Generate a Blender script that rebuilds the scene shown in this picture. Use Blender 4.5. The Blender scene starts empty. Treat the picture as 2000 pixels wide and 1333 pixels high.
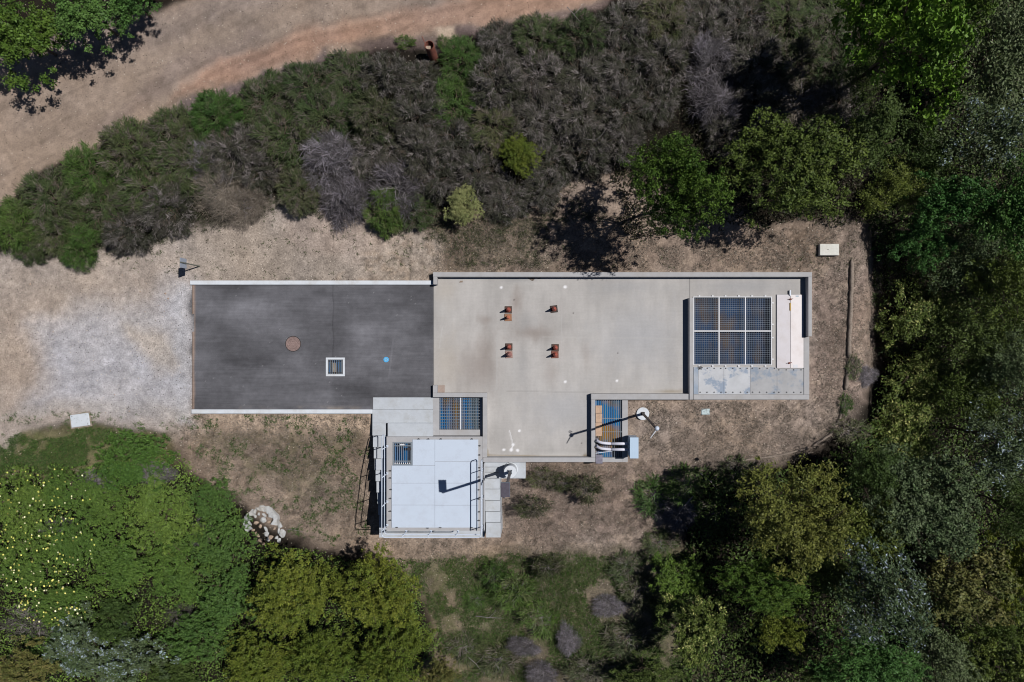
import bpy, bmesh, math, random
import numpy as np
from mathutils import Vector, Matrix
random.seed(7); RNG = np.random.default_rng(11)
PI = math.pi
sc = bpy.context.scene
COL = sc.collection

# ------------------------------------------------------------------ survey: where a point of the site plan lies
H_CAM, X_CAM = 33.0, 1.5
def W(px, py, z=0.0):
    k = 1 - z / H_CAM
    return ((px - 1000) / 40 * k + X_CAM * z / H_CAM, -(py - 666.5) / 40 * k, z)
def unW(X, Y, z):
    k = 1 - z / H_CAM
    return ((X - X_CAM * z / H_CAM) / k * 40 + 1000, 666.5 - Y / k * 40)
def lin(v):
    v = v / 255.0
    return v / 12.92 if v <= 0.04045 else ((v + 0.055) / 1.055) ** 2.4
def c3(r, g, b, m=1.0): return (lin(r) * m, lin(g) * m, lin(b) * m)
def c4(r, g, b, m=1.0): return c3(r, g, b, m) + (1.0,)

# ------------------------------------------------------------------ noise
def _h(ix, iy, s):
    n = (ix.astype(np.int64) * 374761393 + iy.astype(np.int64) * 668265263 + s * 974711) & 0xffffffff
    n = ((n ^ (n >> 13)) * 1274126177) & 0xffffffff
    return ((n ^ (n >> 16)) & 0xffffff) / float(0xffffff)
def vn(x, y, s=0):
    ix, iy = np.floor(x), np.floor(y); fx, fy = x - ix, y - iy
    fx = fx * fx * (3 - 2 * fx); fy = fy * fy * (3 - 2 * fy)
    a, b = _h(ix, iy, s), _h(ix + 1, iy, s); c, d = _h(ix, iy + 1, s), _h(ix + 1, iy + 1, s)
    return (a * (1 - fx) + b * fx) * (1 - fy) + (c * (1 - fx) + d * fx) * fy
def fbm(x, y, scale, o=4, s=0):
    t = 0; a = 1; n = 0; x = np.asarray(x, float) / scale; y = np.asarray(y, float) / scale
    for i in range(o):
        t = t + a * vn(x + 17.3 * i, y - 9.1 * i, s + i); n += a; a *= .55; x = x * 2.03; y = y * 2.03
    return t / n          # 0..1
def ss(a, b, x):
    t = np.clip((x - a) / (b - a), 0, 1); return t * t * (3 - 2 * t)
def sdist(x, y, poly):    # signed distance, + inside
    P = np.array(poly, float); Q = np.roll(P, -1, 0)
    d = np.full(x.shape, 1e18); ins = np.zeros(x.shape, bool)
    for (ax, ay), (bx, by) in zip(P, Q):
        ex, ey = bx - ax, by - ay; wx, wy = x - ax, y - ay
        t = np.clip((wx * ex + wy * ey) / (ex * ex + ey * ey + 1e-9), 0, 1)
        d = np.minimum(d, (wx - ex * t) ** 2 + (wy - ey * t) ** 2)
        if ay != by:
            c = ((ay > y) != (by > y)) & (x < (bx - ax) * (y - ay) / (by - ay) + ax); ins ^= c
    d = np.sqrt(d); return np.where(ins, d, -d)

# ------------------------------------------------------------------ terrain height
def G(X, Y):
    X = np.asarray(X, float); Y = np.asarray(Y, float)
    py = 666.5 - Y * 40; px = 1000 + X * 40
    prof = np.interp(py, [700, 790, 850, 930, 1035, 1100, 1333, 1800, 4000], [0, -.08, -.42, -1.6, -2.65, -3.0, -4.0, -5.2, -7])
    f = np.interp(px, [150, 480, 980, 1120, 1500, 1900], [.3, 1, 1, .7, .45, .45])
    z = prof * f
    z = z + np.interp(py, [-400, 100, 420, 520], [.9, .55, .18, .0]) * ss(250, 800, px)
    z = z + (fbm(X, Y, 1.6, 3, 5) - .5) * .12 + (fbm(X, Y, .35, 2, 9) - .5) * .05 - .02
    z = z - 3.8 * ss(1668, 1800, px)
    # under the built works the soil is dug out
    for (a, b, c, d, dz) in [(380, 552, 1575, 776, -.35), (850, 700, 1150, 898, -.4), (852, 772, 940, 850, -1.6), (1160, 776, 1222, 898, -1.6),
                             (762, 860, 936, 1026, -1.2), (1352, 575, 1572, 775, -1.4), (735, 782, 845, 850, -.35)]:
        m = ss(0, 6, px - a) * ss(0, 6, c - px) * ss(0, 6, py - b) * ss(0, 6, d - py)
        z = z + m * (dz - np.maximum(z, -0.5) * 0)
    return z
def GP(px, py):
    z = 0.0
    for _ in range(6):
        X, Y, _z = W(px, py, z); z = float(G(X, Y))
    return (X, Y, z)

# ------------------------------------------------------------------ materials
def nt(name):
    m = bpy.data.materials.new(name); m.use_nodes = True
    n = m.node_tree.nodes; l = m.node_tree.links
    return m, n, l, n['Principled BSDF']
def noise(n, l, vec, scale, detail=3, rough=.6):
    t = n.new('ShaderNodeTexNoise'); t.inputs['Scale'].default_value = scale
    t.inputs['Detail'].default_value = detail; t.inputs['Roughness'].default_value = rough
    l.new(vec, t.inputs['Vector']); return t.outputs['Fac']
def mapr(n, l, v, a, b, c, d):
    m = n.new('ShaderNodeMapRange'); l.new(v, m.inputs[0])
    for i, q in enumerate((a, b, c, d)): m.inputs[1 + i].default_value = q
    return m.outputs[0]
def mixc(n, l, f, a, b, mode='MIX'):
    m = n.new('ShaderNodeMix'); m.data_type = 'RGBA'; m.blend_type = mode
    for i, v in ((0, f), (6, a), (7, b)):
        if hasattr(v, 'links'): l.new(v, m.inputs[i])
        else: m.inputs[i].default_value = v
    return m.outputs[2]
def gray(n, l, v):
    c = n.new('ShaderNodeCombineColor')
    for i in range(3): l.new(v, c.inputs[i])
    return c.outputs[0]
def bump(n, l, bs, v, st=.3, dist=.02):
    b = n.new('ShaderNodeBump'); b.inputs['Strength'].default_value = st; b.inputs['Distance'].default_value = dist
    l.new(v, b.inputs['Height']); l.new(b.outputs[0], bs.inputs['Normal'])
def mat_plain(name, col, rough=.6, metal=0, var=.12, scale=6, bmp=0, dirt=None, dk=(1.3, .48, .68, .55)):
    m, n, l, b = nt(name); tc = n.new('ShaderNodeNewGeometry').outputs['Position']
    f = noise(n, l, tc, scale, 5, .65)
    k = mapr(n, l, f, .3, .7, 1 - var, 1 + var)
    base = mixc(n, l, 1.0, col, gray(n, l, k), 'MULTIPLY')
    if dirt:
        g = mapr(n, l, noise(n, l, tc, dk[0], 6, .7), dk[1], dk[2], 0, dk[3])
        base = mixc(n, l, g, base, dirt)
    l.new(base, b.inputs['Base Color']); b.inputs['Roughness'].default_value = rough; b.inputs['Metallic'].default_value = metal
    b.inputs['Specular IOR Level'].default_value = .3
    if bmp: bump(n, l, b, noise(n, l, tc, scale * 8, 4), bmp, .01)
    return m
def mat_painted(name, speck, fine, rough=.9, bmp=.4, stones=0.0, streak=0.0):
    """colour comes from the survey attribute, broken up by grain, stones and streaks"""
    m, n, l, b = nt(name)
    at = n.new('ShaderNodeVertexColor'); at.layer_name = 'Col'
    tc = n.new('ShaderNodeTexCoord').outputs['Object']
    f1 = noise(n, l, tc, fine, 4, .75); f2 = noise(n, l, tc, fine / 5, 4, .65)
    k = mapr(n, l, f1, .28, .72, 1 - speck, 1 + speck); k2 = mapr(n, l, f2, .3, .7, 1 - speck * .5, 1 + speck * .5)
    mu = n.new('ShaderNodeMath'); mu.operation = 'MULTIPLY'; l.new(k, mu.inputs[0]); l.new(k2, mu.inputs[1])
    base = mixc(n, l, 1.0, at.outputs['Color'], gray(n, l, mu.outputs[0]), 'MULTIPLY')
    h = f1
    if streak:
        mp = n.new('ShaderNodeMapping'); mp.inputs['Scale'].default_value = (.5, 7, 1); l.new(tc, mp.inputs[0])
        s = noise(n, l, mp.outputs[0], 1.3, 5, .6); base = mixc(n, l, 1.0, base, gray(n, l, mapr(n, l, s, .3, .7, 1 - streak, 1 + streak)), 'MULTIPLY')
    if stones:
        vo = n.new('ShaderNodeTexVoronoi'); vo.inputs['Scale'].default_value = 16; l.new(tc, vo.inputs['Vector'])
        sp = n.new('ShaderNodeSeparateColor'); l.new(vo.outputs['Color'], sp.inputs[0])
        th = n.new('ShaderNodeMath'); th.operation = 'GREATER_THAN'; th.inputs[1].default_value = 1 - stones; l.new(sp.outputs[0], th.inputs[0])
        ds = n.new('ShaderNodeMath'); ds.operation = 'LESS_THAN'; ds.inputs[1].default_value = .33; l.new(vo.outputs['Distance'], ds.inputs[0])
        mm = n.new('ShaderNodeMath'); mm.operation = 'MULTIPLY'; l.new(th.outputs[0], mm.inputs[0]); l.new(ds.outputs[0], mm.inputs[1])
        base = mixc(n, l, mm.outputs[0], base, c4(205, 195, 182))
        th2 = n.new('ShaderNodeMath'); th2.operation = 'LESS_THAN'; th2.inputs[1].default_value = stones * 1.3; l.new(sp.outputs[1], th2.inputs[0])
        m2 = n.new('ShaderNodeMath'); m2.operation = 'MULTIPLY'; l.new(th2.outputs[0], m2.inputs[0]); l.new(ds.outputs[0], m2.inputs[1])
        base = mixc(n, l, m2.outputs[0], base, c4(70, 62, 56))
    l.new(base, b.inputs['Base Color']); b.inputs['Roughness'].default_value = rough; b.inputs['Specular IOR Level'].default_value = .15
    if bmp: bump(n, l, b, h, bmp, .03)
    return m
def mat_leaf(name, A, B, accent=None, ath=.9, m=1.0, rough=.55, trans=.0):
    """A, B leaf colours; accent colour for a share of the leaves"""
    mt, n, l, b = nt(name)
    at = n.new('ShaderNodeVertexColor'); at.layer_name = 'Col'
    sp = n.new('ShaderNodeSeparateColor'); l.new(at.outputs['Color'], sp.inputs[0])
    oi = n.new('ShaderNodeObjectInfo')
    base = mixc(n, l, sp.outputs[1], c4(*A, m), c4(*B, m))
    if accent:
        th = n.new('ShaderNodeMath'); th.operation = 'GREATER_THAN'; th.inputs[1].default_value = ath; l.new(sp.outputs[2], th.inputs[0])
        base = mixc(n, l, th.outputs[0], base, c4(*accent, m))
    k = mapr(n, l, sp.outputs[0], 0, 1, .38, 1.62)
    base = mixc(n, l, 1.0, base, gray(n, l, k), 'MULTIPLY')
    hs = n.new('ShaderNodeHueSaturation'); l.new(base, hs.inputs['Color'])
    l.new(mapr(n, l, oi.outputs['Random'], 0, 1, .485, .515), hs.inputs['Hue'])
    l.new(mapr(n, l, oi.outputs['Random'], 0, 1, 1.15, .85), hs.inputs['Value'])
    l.new(hs.outputs[0], b.inputs['Base Color']); b.inputs['Roughness'].default_value = rough
    b.inputs['Specular IOR Level'].default_value = .22
    return mt

M = {}
M['soil'] = mat_painted('soil', .42, 12, .95, .9, stones=.035)
M['road'] = mat_painted('road_dirt', .24, 15, .95, .6, stones=.02)
M['gravel'] = mat_painted('gravel', .42, 17, .92, .8, stones=.03)
M['asphalt'] = mat_painted('asphalt', .13, 24, .85, .2, streak=.11)
M['deck'] = mat_painted('deck_concrete', .045, 9, .85, .08, streak=.025)
M['conc'] = mat_plain('weathered_concrete', c4(174, 174, 177), .85, 0, .07, 3, .15, c4(164, 160, 157))
M['conc_new'] = mat_plain('pale_concrete', c4(190, 196, 204), .85, 0, .06, 3, .15, c4(168, 168, 166))
M['conc_white'] = mat_plain('white_concrete', c4(214, 220, 228), .8, 0, .05, 3, .1, c4(190, 188, 186))
M['conc_dirty'] = mat_plain('stained_concrete', c4(150, 138, 126), .9, 0, .2, 7, .2)
M['panel'] = mat_plain('white_coated_panel', c4(200, 212, 229), .45, 0, .02, 1.2, 0, c4(190, 199, 214), (2.2, .5, .7, .6))
M['hatch'] = mat_plain('hatch_leaf', c4(206, 202, 208), .5, 0, .03, 2, 0, c4(190, 182, 180))
M['hatch2'] = mat_plain('hatch_leaf_bright', c4(228, 222, 224), .5, 0, .03, 2, 0, c4(212, 202, 200))
M['plate_blue'] = mat_plain('galvanised_blue', c4(140, 154, 172), .5, 0.0, .14, 2.5, 0, c4(166, 172, 182), (1.2, .45, .6, .8))
M['plate_grey'] = mat_plain('galvanised_grey', c4(162, 163, 167), .5, 0.0, .12, 1.4, 0, c4(112, 132, 156), (1.0, .50, .60, .7))
M['plate_light'] = mat_plain('galvanised_light', c4(186, 189, 195), .5, 0.0, .12, 1.4, 0, c4(118, 138, 164), (1.1, .53, .60, .75))
M['galv'] = mat_plain('galvanised_tube', c4(206, 216, 232), .4, 0.0, .05, 12)
M['frame_white'] = mat_plain('white_frame', c4(214, 216, 222), .5, 0, .04, 4)
M['bar'] = mat_plain('grating_bar', c4(138, 148, 158), .5, .2, .1, 8)
M['bar_dark'] = mat_plain('grating_bar_dark', c4(112, 122, 136), .5, .2, .1, 8)
M['darkmetal'] = mat_plain('dark_metal', c4(66, 62, 62), .55, .2, .15, 12)
M['pole'] = mat_plain('brown_pole', c4(92, 80, 76), .55, .1, .15, 14)
M['pole_grey'] = mat_plain('grey_pole', c4(100, 96, 100), .55, .1, .15, 14)
M['bolt'] = mat_plain('bolt_steel', c4(84, 84, 88), .6, .2, .2, 30)
M['solar'] = mat_plain('solar_glass', c4(92, 88, 98), .25, 0, .15, 8)
M['black'] = mat_plain('dark_opening', c4(16, 17, 20), .9, 0, .1, 8)
M['cabinet'] = mat_plain('cabinet_paint', c4(184, 206, 228), .4, 0, .03, 2)
M['pipe'] = mat_plain('white_pipe', c4(214, 214, 228), .4, 0, .03, 4)
M['plank'] = mat_plain('old_plank', c4(188, 160, 138), .9, 0, .2, 5, .2)
M['slate'] = mat_plain('slate_slab', c4(128, 126, 140), .9, 0, .25, 9, .2)
M['rust'] = mat_plain('rust', c4(132, 82, 70), .85, 0, .25, 12, .3, c4(90, 60, 54))
M['manhole'] = mat_plain('rusty_cover', c4(142, 122, 118), .85, 0, .3, 16, .5, c4(110, 96, 94))
M['bluelid'] = mat_plain('blue_lid', c4(90, 178, 232), .5, 0, .05, 12)
M['rock'] = mat_plain('broken_concrete', c4(186, 188, 190), .95, 0, .2, 9, .6, c4(168, 156, 140))
M['rock_tan'] = mat_plain('tan_rock', c4(170, 150, 134), .95, 0, .2, 9, .6, c4(150, 132, 116))
M['lid'] = mat_plain('polymer_lid', c4(216, 216, 210), .7, 0, .08, 9, .1, c4(192, 188, 176))
M['lid_blue'] = mat_plain('pale_blue_lid', c4(190, 206, 210), .7, 0, .05, 9)
M['lid_white'] = mat_plain('pale_lid', c4(206, 212, 220), .7, 0, .05, 5, .1)
M['wattle'] = mat_plain('straw_roll', c4(142, 130, 120), .95, 0, .3, 14, .6, c4(108, 98, 90))
M['bark'] = mat_plain('bark', c4(96, 84, 74), .95, 0, .3, 9, .6)
M['deadwood'] = mat_plain('deadwood', c4(138, 132, 134), .95, 0, .25, 9, .3)
M['sign_grey'] = mat_plain('sign_back', c4(158, 168, 184), .5, .1, .06, 6)
M['post_green'] = mat_plain('sign_post', c4(112, 116, 108), .6, .1, .1, 9)
M['cone'] = mat_plain('cone_red', c4(178, 90, 74), .6, 0, .12, 14)
M['cone_or'] = mat_plain('cone_orange', c4(208, 122, 92), .6, 0, .1, 14)
M['cone_fade'] = mat_plain('cone_faded', c4(160, 112, 106), .7, 0, .12, 14)
M['base_dark'] = mat_plain('cone_base_dark', c4(84, 68, 62), .8, 0, .15, 14)
M['base_black'] = mat_plain('cone_base_black', c4(70, 60, 58), .8, 0, .15, 14)
M['base_or'] = mat_plain('cone_base_orange', c4(150, 112, 88), .8, 0, .15, 14)
M['base_fade'] = mat_plain('cone_base_faded', c4(158, 132, 124), .8, 0, .15, 14)
M['base_brown'] = mat_plain('cone_base_brown', c4(122, 82, 72), .8, 0, .15, 14)
def mat_water(name, sx, sy, thr=.5, blue=(34, 104, 160), ochre=(124, 96, 56), grey=(84, 98, 108)):
    m, n, l, b = nt(name); tc = n.new('ShaderNodeTexCoord').outputs['Object']
    mp = n.new('ShaderNodeMapping'); mp.inputs['Scale'].default_value = (sx, sy, 1); l.new(tc, mp.inputs[0])
    f = noise(n, l, mp.outputs[0], 1.0, 3, .6)
    g = mapr(n, l, f, thr - .04, thr + .08, 0, 1)
    mp2 = n.new('ShaderNodeMapping'); mp2.inputs['Location'].default_value = (7, 3, 0); mp2.inputs['Scale'].default_value = (sx * .8, sy * .9, 1); l.new(tc, mp2.inputs[0])
    g2 = mapr(n, l, noise(n, l, mp2.outputs[0], 1.3, 3, .6), .5, .62, 0, 1)
    base = mixc(n, l, g, c4(*blue), c4(*ochre)); base = mixc(n, l, g2, base, c4(*grey))
    l.new(base, b.inputs['Base Color']); b.inputs['Roughness'].default_value = .12
    return m
M['water'] = mat_water('pit_water', .9, .18, .56)
M['water2'] = mat_water('pit_water_orange', .55, .7, .50, ochre=(150, 108, 48))
M['water3'] = mat_water('pit_water_dark', .9, .35, .54, blue=(40, 64, 98), ochre=(86, 74, 68), grey=(50, 64, 84))

# ------------------------------------------------------------------ object helpers
def tag(o, label=None, cat=None, group=None, kind=None):
    if label: o['label'] = label
    if cat: o['category'] = cat
    if group: o['group'] = group
    if kind: o['kind'] = kind
    return o
def link(name, me, mat=None, parent=None, loc=(0, 0, 0)):
    o = bpy.data.objects.new(name, me); COL.objects.link(o); o.location = loc
    if mat is not None and me is not None:
        if len(me.materials) == 0: me.materials.append(mat)
        elif me.materials[0] != mat:
            o.material_slots[0].link = 'OBJECT'; o.material_slots[0].material = mat
    if parent: o.parent = parent
    return o
def empty(name, loc, label, cat, group=None):
    o = bpy.data.objects.new(name, None); COL.objects.link(o); o.location = loc; o.empty_display_size = .2
    return tag(o, label, cat, group)
class MB:
    def __init__(s, org=(0, 0, 0)): s.bm = bmesh.new(); s.o = Vector(org)
    def box(s, x0, y0, z0, x1, y1, z1, rot=0):
        r = bmesh.ops.create_cube(s.bm, size=1)
        c = Vector(((x0 + x1) / 2, (y0 + y1) / 2, (z0 + z1) / 2)) - s.o
        m = Matrix.Translation(c) @ Matrix.Rotation(rot, 4, 'Z') @ Matrix.Diagonal((abs(x1 - x0), abs(y1 - y0), abs(z1 - z0), 1))
        bmesh.ops.transform(s.bm, matrix=m, verts=r['verts']); return s
    def pbox(s, px0, py0, px1, py1, z0, z1):
        a = W(px0, py0, z1); b = W(px1, py1, z1)
        return s.box(a[0], b[1], z0, b[0], a[1], z1)
    def cyl(s, c, r0, r1, h, n=24, axis=None):
        r = bmesh.ops.create_cone(s.bm, cap_ends=True, segments=n, radius1=r0, radius2=r1, depth=h)
        m = Matrix.Translation(Vector(c) - s.o + Vector((0, 0, h / 2)))
        bmesh.ops.transform(s.bm, matrix=m, verts=r['verts']); return s
    def xf(s, mat, verts): bmesh.ops.transform(s.bm, matrix=mat, verts=verts)
    def sphere(s, c, r, sz=(1, 1, 1), n=12):
        q = bmesh.ops.create_uvsphere(s.bm, u_segments=n, v_segments=max(4, n // 2), radius=r)
        s.xf(Matrix.Translation(Vector(c) - s.o) @ Matrix.Diagonal((*sz, 1)), q['verts']); return s
    def tube(s, pts, rad, n=8, cap=True):
        pts = [Vector(p) - s.o for p in pts]; R = rad if hasattr(rad, '__len__') else [rad] * len(pts)
        rings = []; up = Vector((0, 0, 1))
        for i, p in enumerate(pts):
            d = (pts[min(i + 1, len(pts) - 1)] - pts[max(i - 1, 0)])
            if d.length < 1e-9: d = Vector((0, 0, 1))
            d.normalize(); u = up if abs(d.z) < .9 else Vector((1, 0, 0))
            a = d.cross(u).normalized(); b = d.cross(a)
            rings.append([s.bm.verts.new(p + (a * math.cos(t) + b * math.sin(t)) * R[i]) for t in [2 * PI * k / n for k in range(n)]])
        for q, w in zip(rings, rings[1:]):
            for k in range(n): s.bm.faces.new((q[k], q[(k + 1) % n], w[(k + 1) % n], w[k]))
        if cap:
            s.bm.faces.new(rings[0][::-1]); s.bm.faces.new(rings[-1])
        return s
    def build(s, name, mat, parent=None, bevel=0, smooth=False, loc=None):
        bmesh.ops.recalc_face_normals(s.bm, faces=s.bm.faces)
        me = bpy.data.meshes.new(name); s.bm.to_mesh(me); s.bm.free()
        if smooth:
            me.polygons.foreach_set('use_smooth', [True] * len(me.polygons))
        o = link(name, me, mat, parent, tuple(s.o) if (loc is None and not parent) else (loc or (0, 0, 0)))
        if bevel:
            b = o.modifiers.new('edge', 'BEVEL'); b.width = bevel; b.segments = 2; b.limit_method = 'ANGLE'
        return o
def root_of(px, py, z): return W(px, py, z)
def arc(c, r, a0, a1, z, n=6):
    return [(c[0] + r * math.cos(a0 + (a1 - a0) * i / n), c[1] + r * math.sin(a0 + (a1 - a0) * i / n), z) for i in range(n + 1)]

# quads given as (n,4,3) with per-quad colour (n,3)
def quad_mesh(name, V, C=None):
    n = len(V); me = bpy.data.meshes.new(name)
    me.vertices.add(4 * n); me.vertices.foreach_set('co', V.reshape(-1).astype(np.float32))
    me.loops.add(4 * n); me.loops.foreach_set('vertex_index', np.arange(4 * n, dtype=np.int32))
    me.polygons.add(n); me.polygons.foreach_set('loop_start', np.arange(0, 4 * n, 4, dtype=np.int32))
    me.polygons.foreach_set('loop_total', np.full(n, 4, np.int32))
    me.update(calc_edges=True)
    if C is not None:
        a = me.color_attributes.new('Col', 'FLOAT_COLOR', 'POINT')
        D = np.ones((4 * n, 4), np.float32); D[:, :3] = np.repeat(C, 4, 0); a.data.foreach_set('color', D.reshape(-1))
    return me
def nrm(v): return v / np.maximum(np.linalg.norm(v, axis=-1, keepdims=True), 1e-9)
def rvec(n, r): return nrm(r.normal(size=(n, 3)))
def rhombs(p, a, b, fold=0.0):  # centre, half axes; leaf-shaped
    return np.stack([p - a, p + b - a * .15, p + a, p - b - a * .15], 1)

# ------------------------------------------------------------------ world, sun, camera
SUN_EL = math.atan(1 / math.hypot(.58, .19)); SUN_AZ = math.atan2(.19, .58)   # towards +x, slightly +y
w = bpy.data.worlds.new('World'); sc.world = w; w.use_nodes = True
n = w.node_tree.nodes; l = w.node_tree.links
sky = n.new('ShaderNodeTexSky'); sky.sky_type = 'NISHITA'; sky.sun_disc = False
sky.air_density = .55; sky.dust_density = .2; sky.sun_elevation = SUN_EL; sky.sun_rotation = math.radians(90) - SUN_AZ
bg = n['Background']; l.new(sky.outputs[0], bg.inputs[0]); bg.inputs[1].default_value = .05
ld = bpy.data.lights.new('sun', 'SUN'); ld.energy = 5.0; ld.angle = math.radians(.5); ld.color = (1, .965, .92)
so = bpy.data.objects.new('sun', ld); COL.objects.link(so)
so.rotation_euler = Vector((-.58, -.19, -1)).to_track_quat('-Z', 'Y').to_euler(); so.location = (20, 8, 40)
cam = bpy.data.cameras.new('camera'); co = bpy.data.objects.new('camera', cam); COL.objects.link(co); sc.camera = co
co.location = (X_CAM, 0, H_CAM); co.rotation_euler = (0, 0, 0)
cam.sensor_width = 36; cam.lens = 36 * H_CAM / 50.0; cam.shift_x = -X_CAM / 50; cam.clip_end = 3000
sc.view_settings.view_transform = 'Standard'; sc.view_settings.look = 'None'; sc.view_settings.exposure = -0.45
sc.view_settings.gamma = 1
sc.cycles.pixel_filter_type = 'BLACKMAN_HARRIS'; sc.cycles.filter_width = 1.0; sc.cycles.max_bounces = 5; sc.cycles.diffuse_bounces = 1; sc.cycles.glossy_bounces = 2

# ------------------------------------------------------------------ terrain
ROAD = [(-900, 260), (-300, 160), (0, 110), (250, 60), (310, 10), (420, -40), (700, -110), (1200, -180), (1900, -260), (1900, -160), (1330, -25), (1180, 8), (1120, 30), (900, 72), (850, 92), (770, 92), (640, 122),
        (520, 150), (440, 190), (330, 225), (230, 258), (150, 300), (60, 350), (0, 395), (-300, 620), (-900, 900)]
YARD = [(-900, 540), (-200, 530), (0, 492), (150, 505), (270, 475), (330, 470), (345, 530), (372, 548), (376, 812), (345, 852), (200, 835), (90, 842), (0, 875), (-300, 900), (-900, 930)]
def paint(px, py):
    wx = px + (fbm(px, py, 60, 4, 21) - .5) * 46; wy = py + (fbm(px, py, 60, 4, 31) - .5) * 46
    n1 = fbm(px, py, 90, 5, 3); n2 = fbm(px, py, 26, 4, 4); n3 = fbm(px, py, 9, 3, 6)
    C = np.zeros(px.shape + (3,)); C[:] = c3(34, 30, 25)  # forest floor: soil colour darkened to deepen the shade under the growth
    def lay(poly, col, fe, k=1.0, mask=None):
        m = ss(-fe, fe, sdist(wx, wy, poly)) * k
        if mask is not None: m = m * mask
        C[:] = C * (1 - m[..., None]) + np.array(c3(*col)) * m[..., None]
    far = ss(0, 900, np.maximum(np.abs(px - 1000) - 1400, np.abs(py - 666) - 1100)); C[:] = C * (1 - far[..., None]) + np.array(c3(104, 100, 74)) * far[..., None]
    # clearing
    clear = [(300, 800), (800, 420), (900, 420), (1080, 360), (1200, 330), (1500, 440), (1640, 420), (1700, 470), (1712, 640), (1700, 740), (1640, 840), (1560, 895), (1420, 905), (1330, 960), (1320, 1080), (1100, 1110), (800, 1105), (660, 1075), (500, 1000), (330, 860)]
    lay(clear, (148, 133, 122), 22)
    lay([(840, 420), (1090, 360), (1240, 470), (1230, 535), (850, 535)], (124, 108, 98), 20, .8)
    lay([(1220, 450), (1690, 430), (1700, 520), (1240, 532)], (138, 122, 110), 16, .9)
    lay([(1580, 540), (1700, 520), (1690, 780), (1590, 800)], (146, 128, 117), 14, .8)
    lay([(980, 900), (1330, 900), (1330, 1010), (1100, 1060), (980, 1060)], (132, 116, 107), 30, .7)
    # meadow south
    lay([(780, 1090), (1340, 1080), (1400, 1500), (700, 1500), (850, 1250)], (118, 108, 92), 22)
    lay([(-900, 850), (0, 850), (200, 840), (330, 855), (350, 900), (180, 930), (0, 930), (-900, 980)], (112, 106, 80), 14)
    # pad
    lay([(200, 500), (330, 455), (430, 420), (540, 392), (700, 402), (745, 445), (860, 455), (850, 552), (376, 560), (300, 560)], (158, 147, 138), 14)
    lay([(540, 400), (700, 405), (745, 450), (800, 470), (700, 510), (560, 470)], (164, 149, 140), 22, .7)
    lay([(376, 805), (728, 805), (725, 835), (600, 838), (360, 845)], (176, 158, 142), 12)
    lay([(380, 840), (720, 840), (715, 1050), (640, 1060), (490, 985), (360, 890)], (144, 128, 115), 26, .9)
    lay([(700, 1050), (1000, 1055), (990, 1095), (800, 1095), (690, 1075)], (152, 134, 118), 18, .7)
    # yard
    lay(YARD, (166, 154, 145), 10)
    lay([(-900, 620), (0, 590), (90, 600), (80, 700), (110, 800), (0, 810), (-900, 840)], (168, 153, 141), 40, .8)
    lay([(60, 640), (180, 590), (300, 600), (330, 545), (374, 560), (374, 830), (300, 825), (180, 800), (60, 790), (100, 720)], (176, 175, 181), 40, .85)
    lay([(250, 640), (330, 650), (372, 690), (372, 720), (300, 730)], (182, 168, 152), 20, .55)
    lay([(345, 560), (374, 556), (374, 830), (345, 830)], (178, 179, 186), 10, .5)
    lay([(60, 790), (300, 790), (372, 800), (372, 820), (150, 812), (0, 820)], (176, 170, 166), 14, .5)
    # road
    lay(ROAD, (152, 136, 124), 9)
    lay([(330, 200), (420, 120), (600, 60), (800, 20), (1000, -20), (1300, -120), (1300, -60), (1120, 15), (900, 60), (700, 90), (560, 120), (450, 165)], (166, 136, 119), 16, .85)
    lay([(350, 190), (450, 120), (600, 75), (750, 50), (720, 75), (600, 105), (460, 155)], (170, 137, 119), 14, .5)
    lay([(-900, 200), (0, 150), (200, 130), (400, 50), (520, 0), (760, -30), (700, -100), (350, 0), (0, 90), (-900, 100)], (150, 136, 128), 20, .8)
    lay([(330, 120), (500, 60), (520, 70), (420, 130), (300, 200), (200, 260), (180, 250)], (144, 128, 120), 14, .6)
    lay([(180, 285), (330, 215), (430, 172), (560, 128), (640, 105), (640, 128), (560, 152), (440, 196), (330, 238), (200, 290)], (108, 96, 96), 8, .95)
    lay([(690, 92), (760, 82), (860, 78), (880, 95), (800, 100), (720, 112)], (104, 90, 88), 8, .8)
    lay([(880, 62), (1060, 30), (1200, -5), (1330, -40), (1330, -20), (1180, 18), (1050, 45), (900, 80)], (112, 98, 96), 8, .9)
    lay([(862, 62), (890, 62), (900, 92), (868, 96)], (196, 176, 158), 6, .9)
    # wheel ruts along the road
    rut = ss(.55, .75, fbm(px * .35 + py * .2, py * 1.6 + px * .75, 22, 4, 44))
    inroad = ss(0, 25, sdist(px, py, ROAD))
    C *= (1 - .17 * rut * inroad)[..., None]
    for path, wd, k in [([(60, 390), (200, 295), (330, 205), (450, 128), (580, 82), (780, 38), (1000, -5)], 5, .16), ([(130, 300), (250, 215), (350, 150), (470, 92), (640, 48), (840, 5)], 5, .13), ([(90, 345), (220, 262), (340, 178), (460, 108), (600, 66), (800, 22)], 7, -.07),
                        ([(-40, 706), (120, 672), (250, 650), (374, 640)], 8, .07), ([(-40, 752), (120, 735), (250, 728), (374, 733)], 8, .07), ([(-40, 640), (100, 610), (240, 560), (330, 545)], 7, .06)]:
        dd = np.full(px.shape, 1e9)
        for (x0, y0), (x1, y1) in zip(path, path[1:]):
            ex, ey = x1 - x0, y1 - y0; t = np.clip(((wx * .5 + px * .5 - x0) * ex + (wy * .5 + py * .5 - y0) * ey) / (ex * ex + ey * ey), 0, 1)
            dd = np.minimum(dd, np.hypot(wx * .5 + px * .5 - x0 - ex * t, wy * .5 + py * .5 - y0 - ey * t))
        C *= (1 - k * np.exp(-(dd / wd) ** 2) * (.4 + 1.2 * n2))[..., None]
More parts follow.
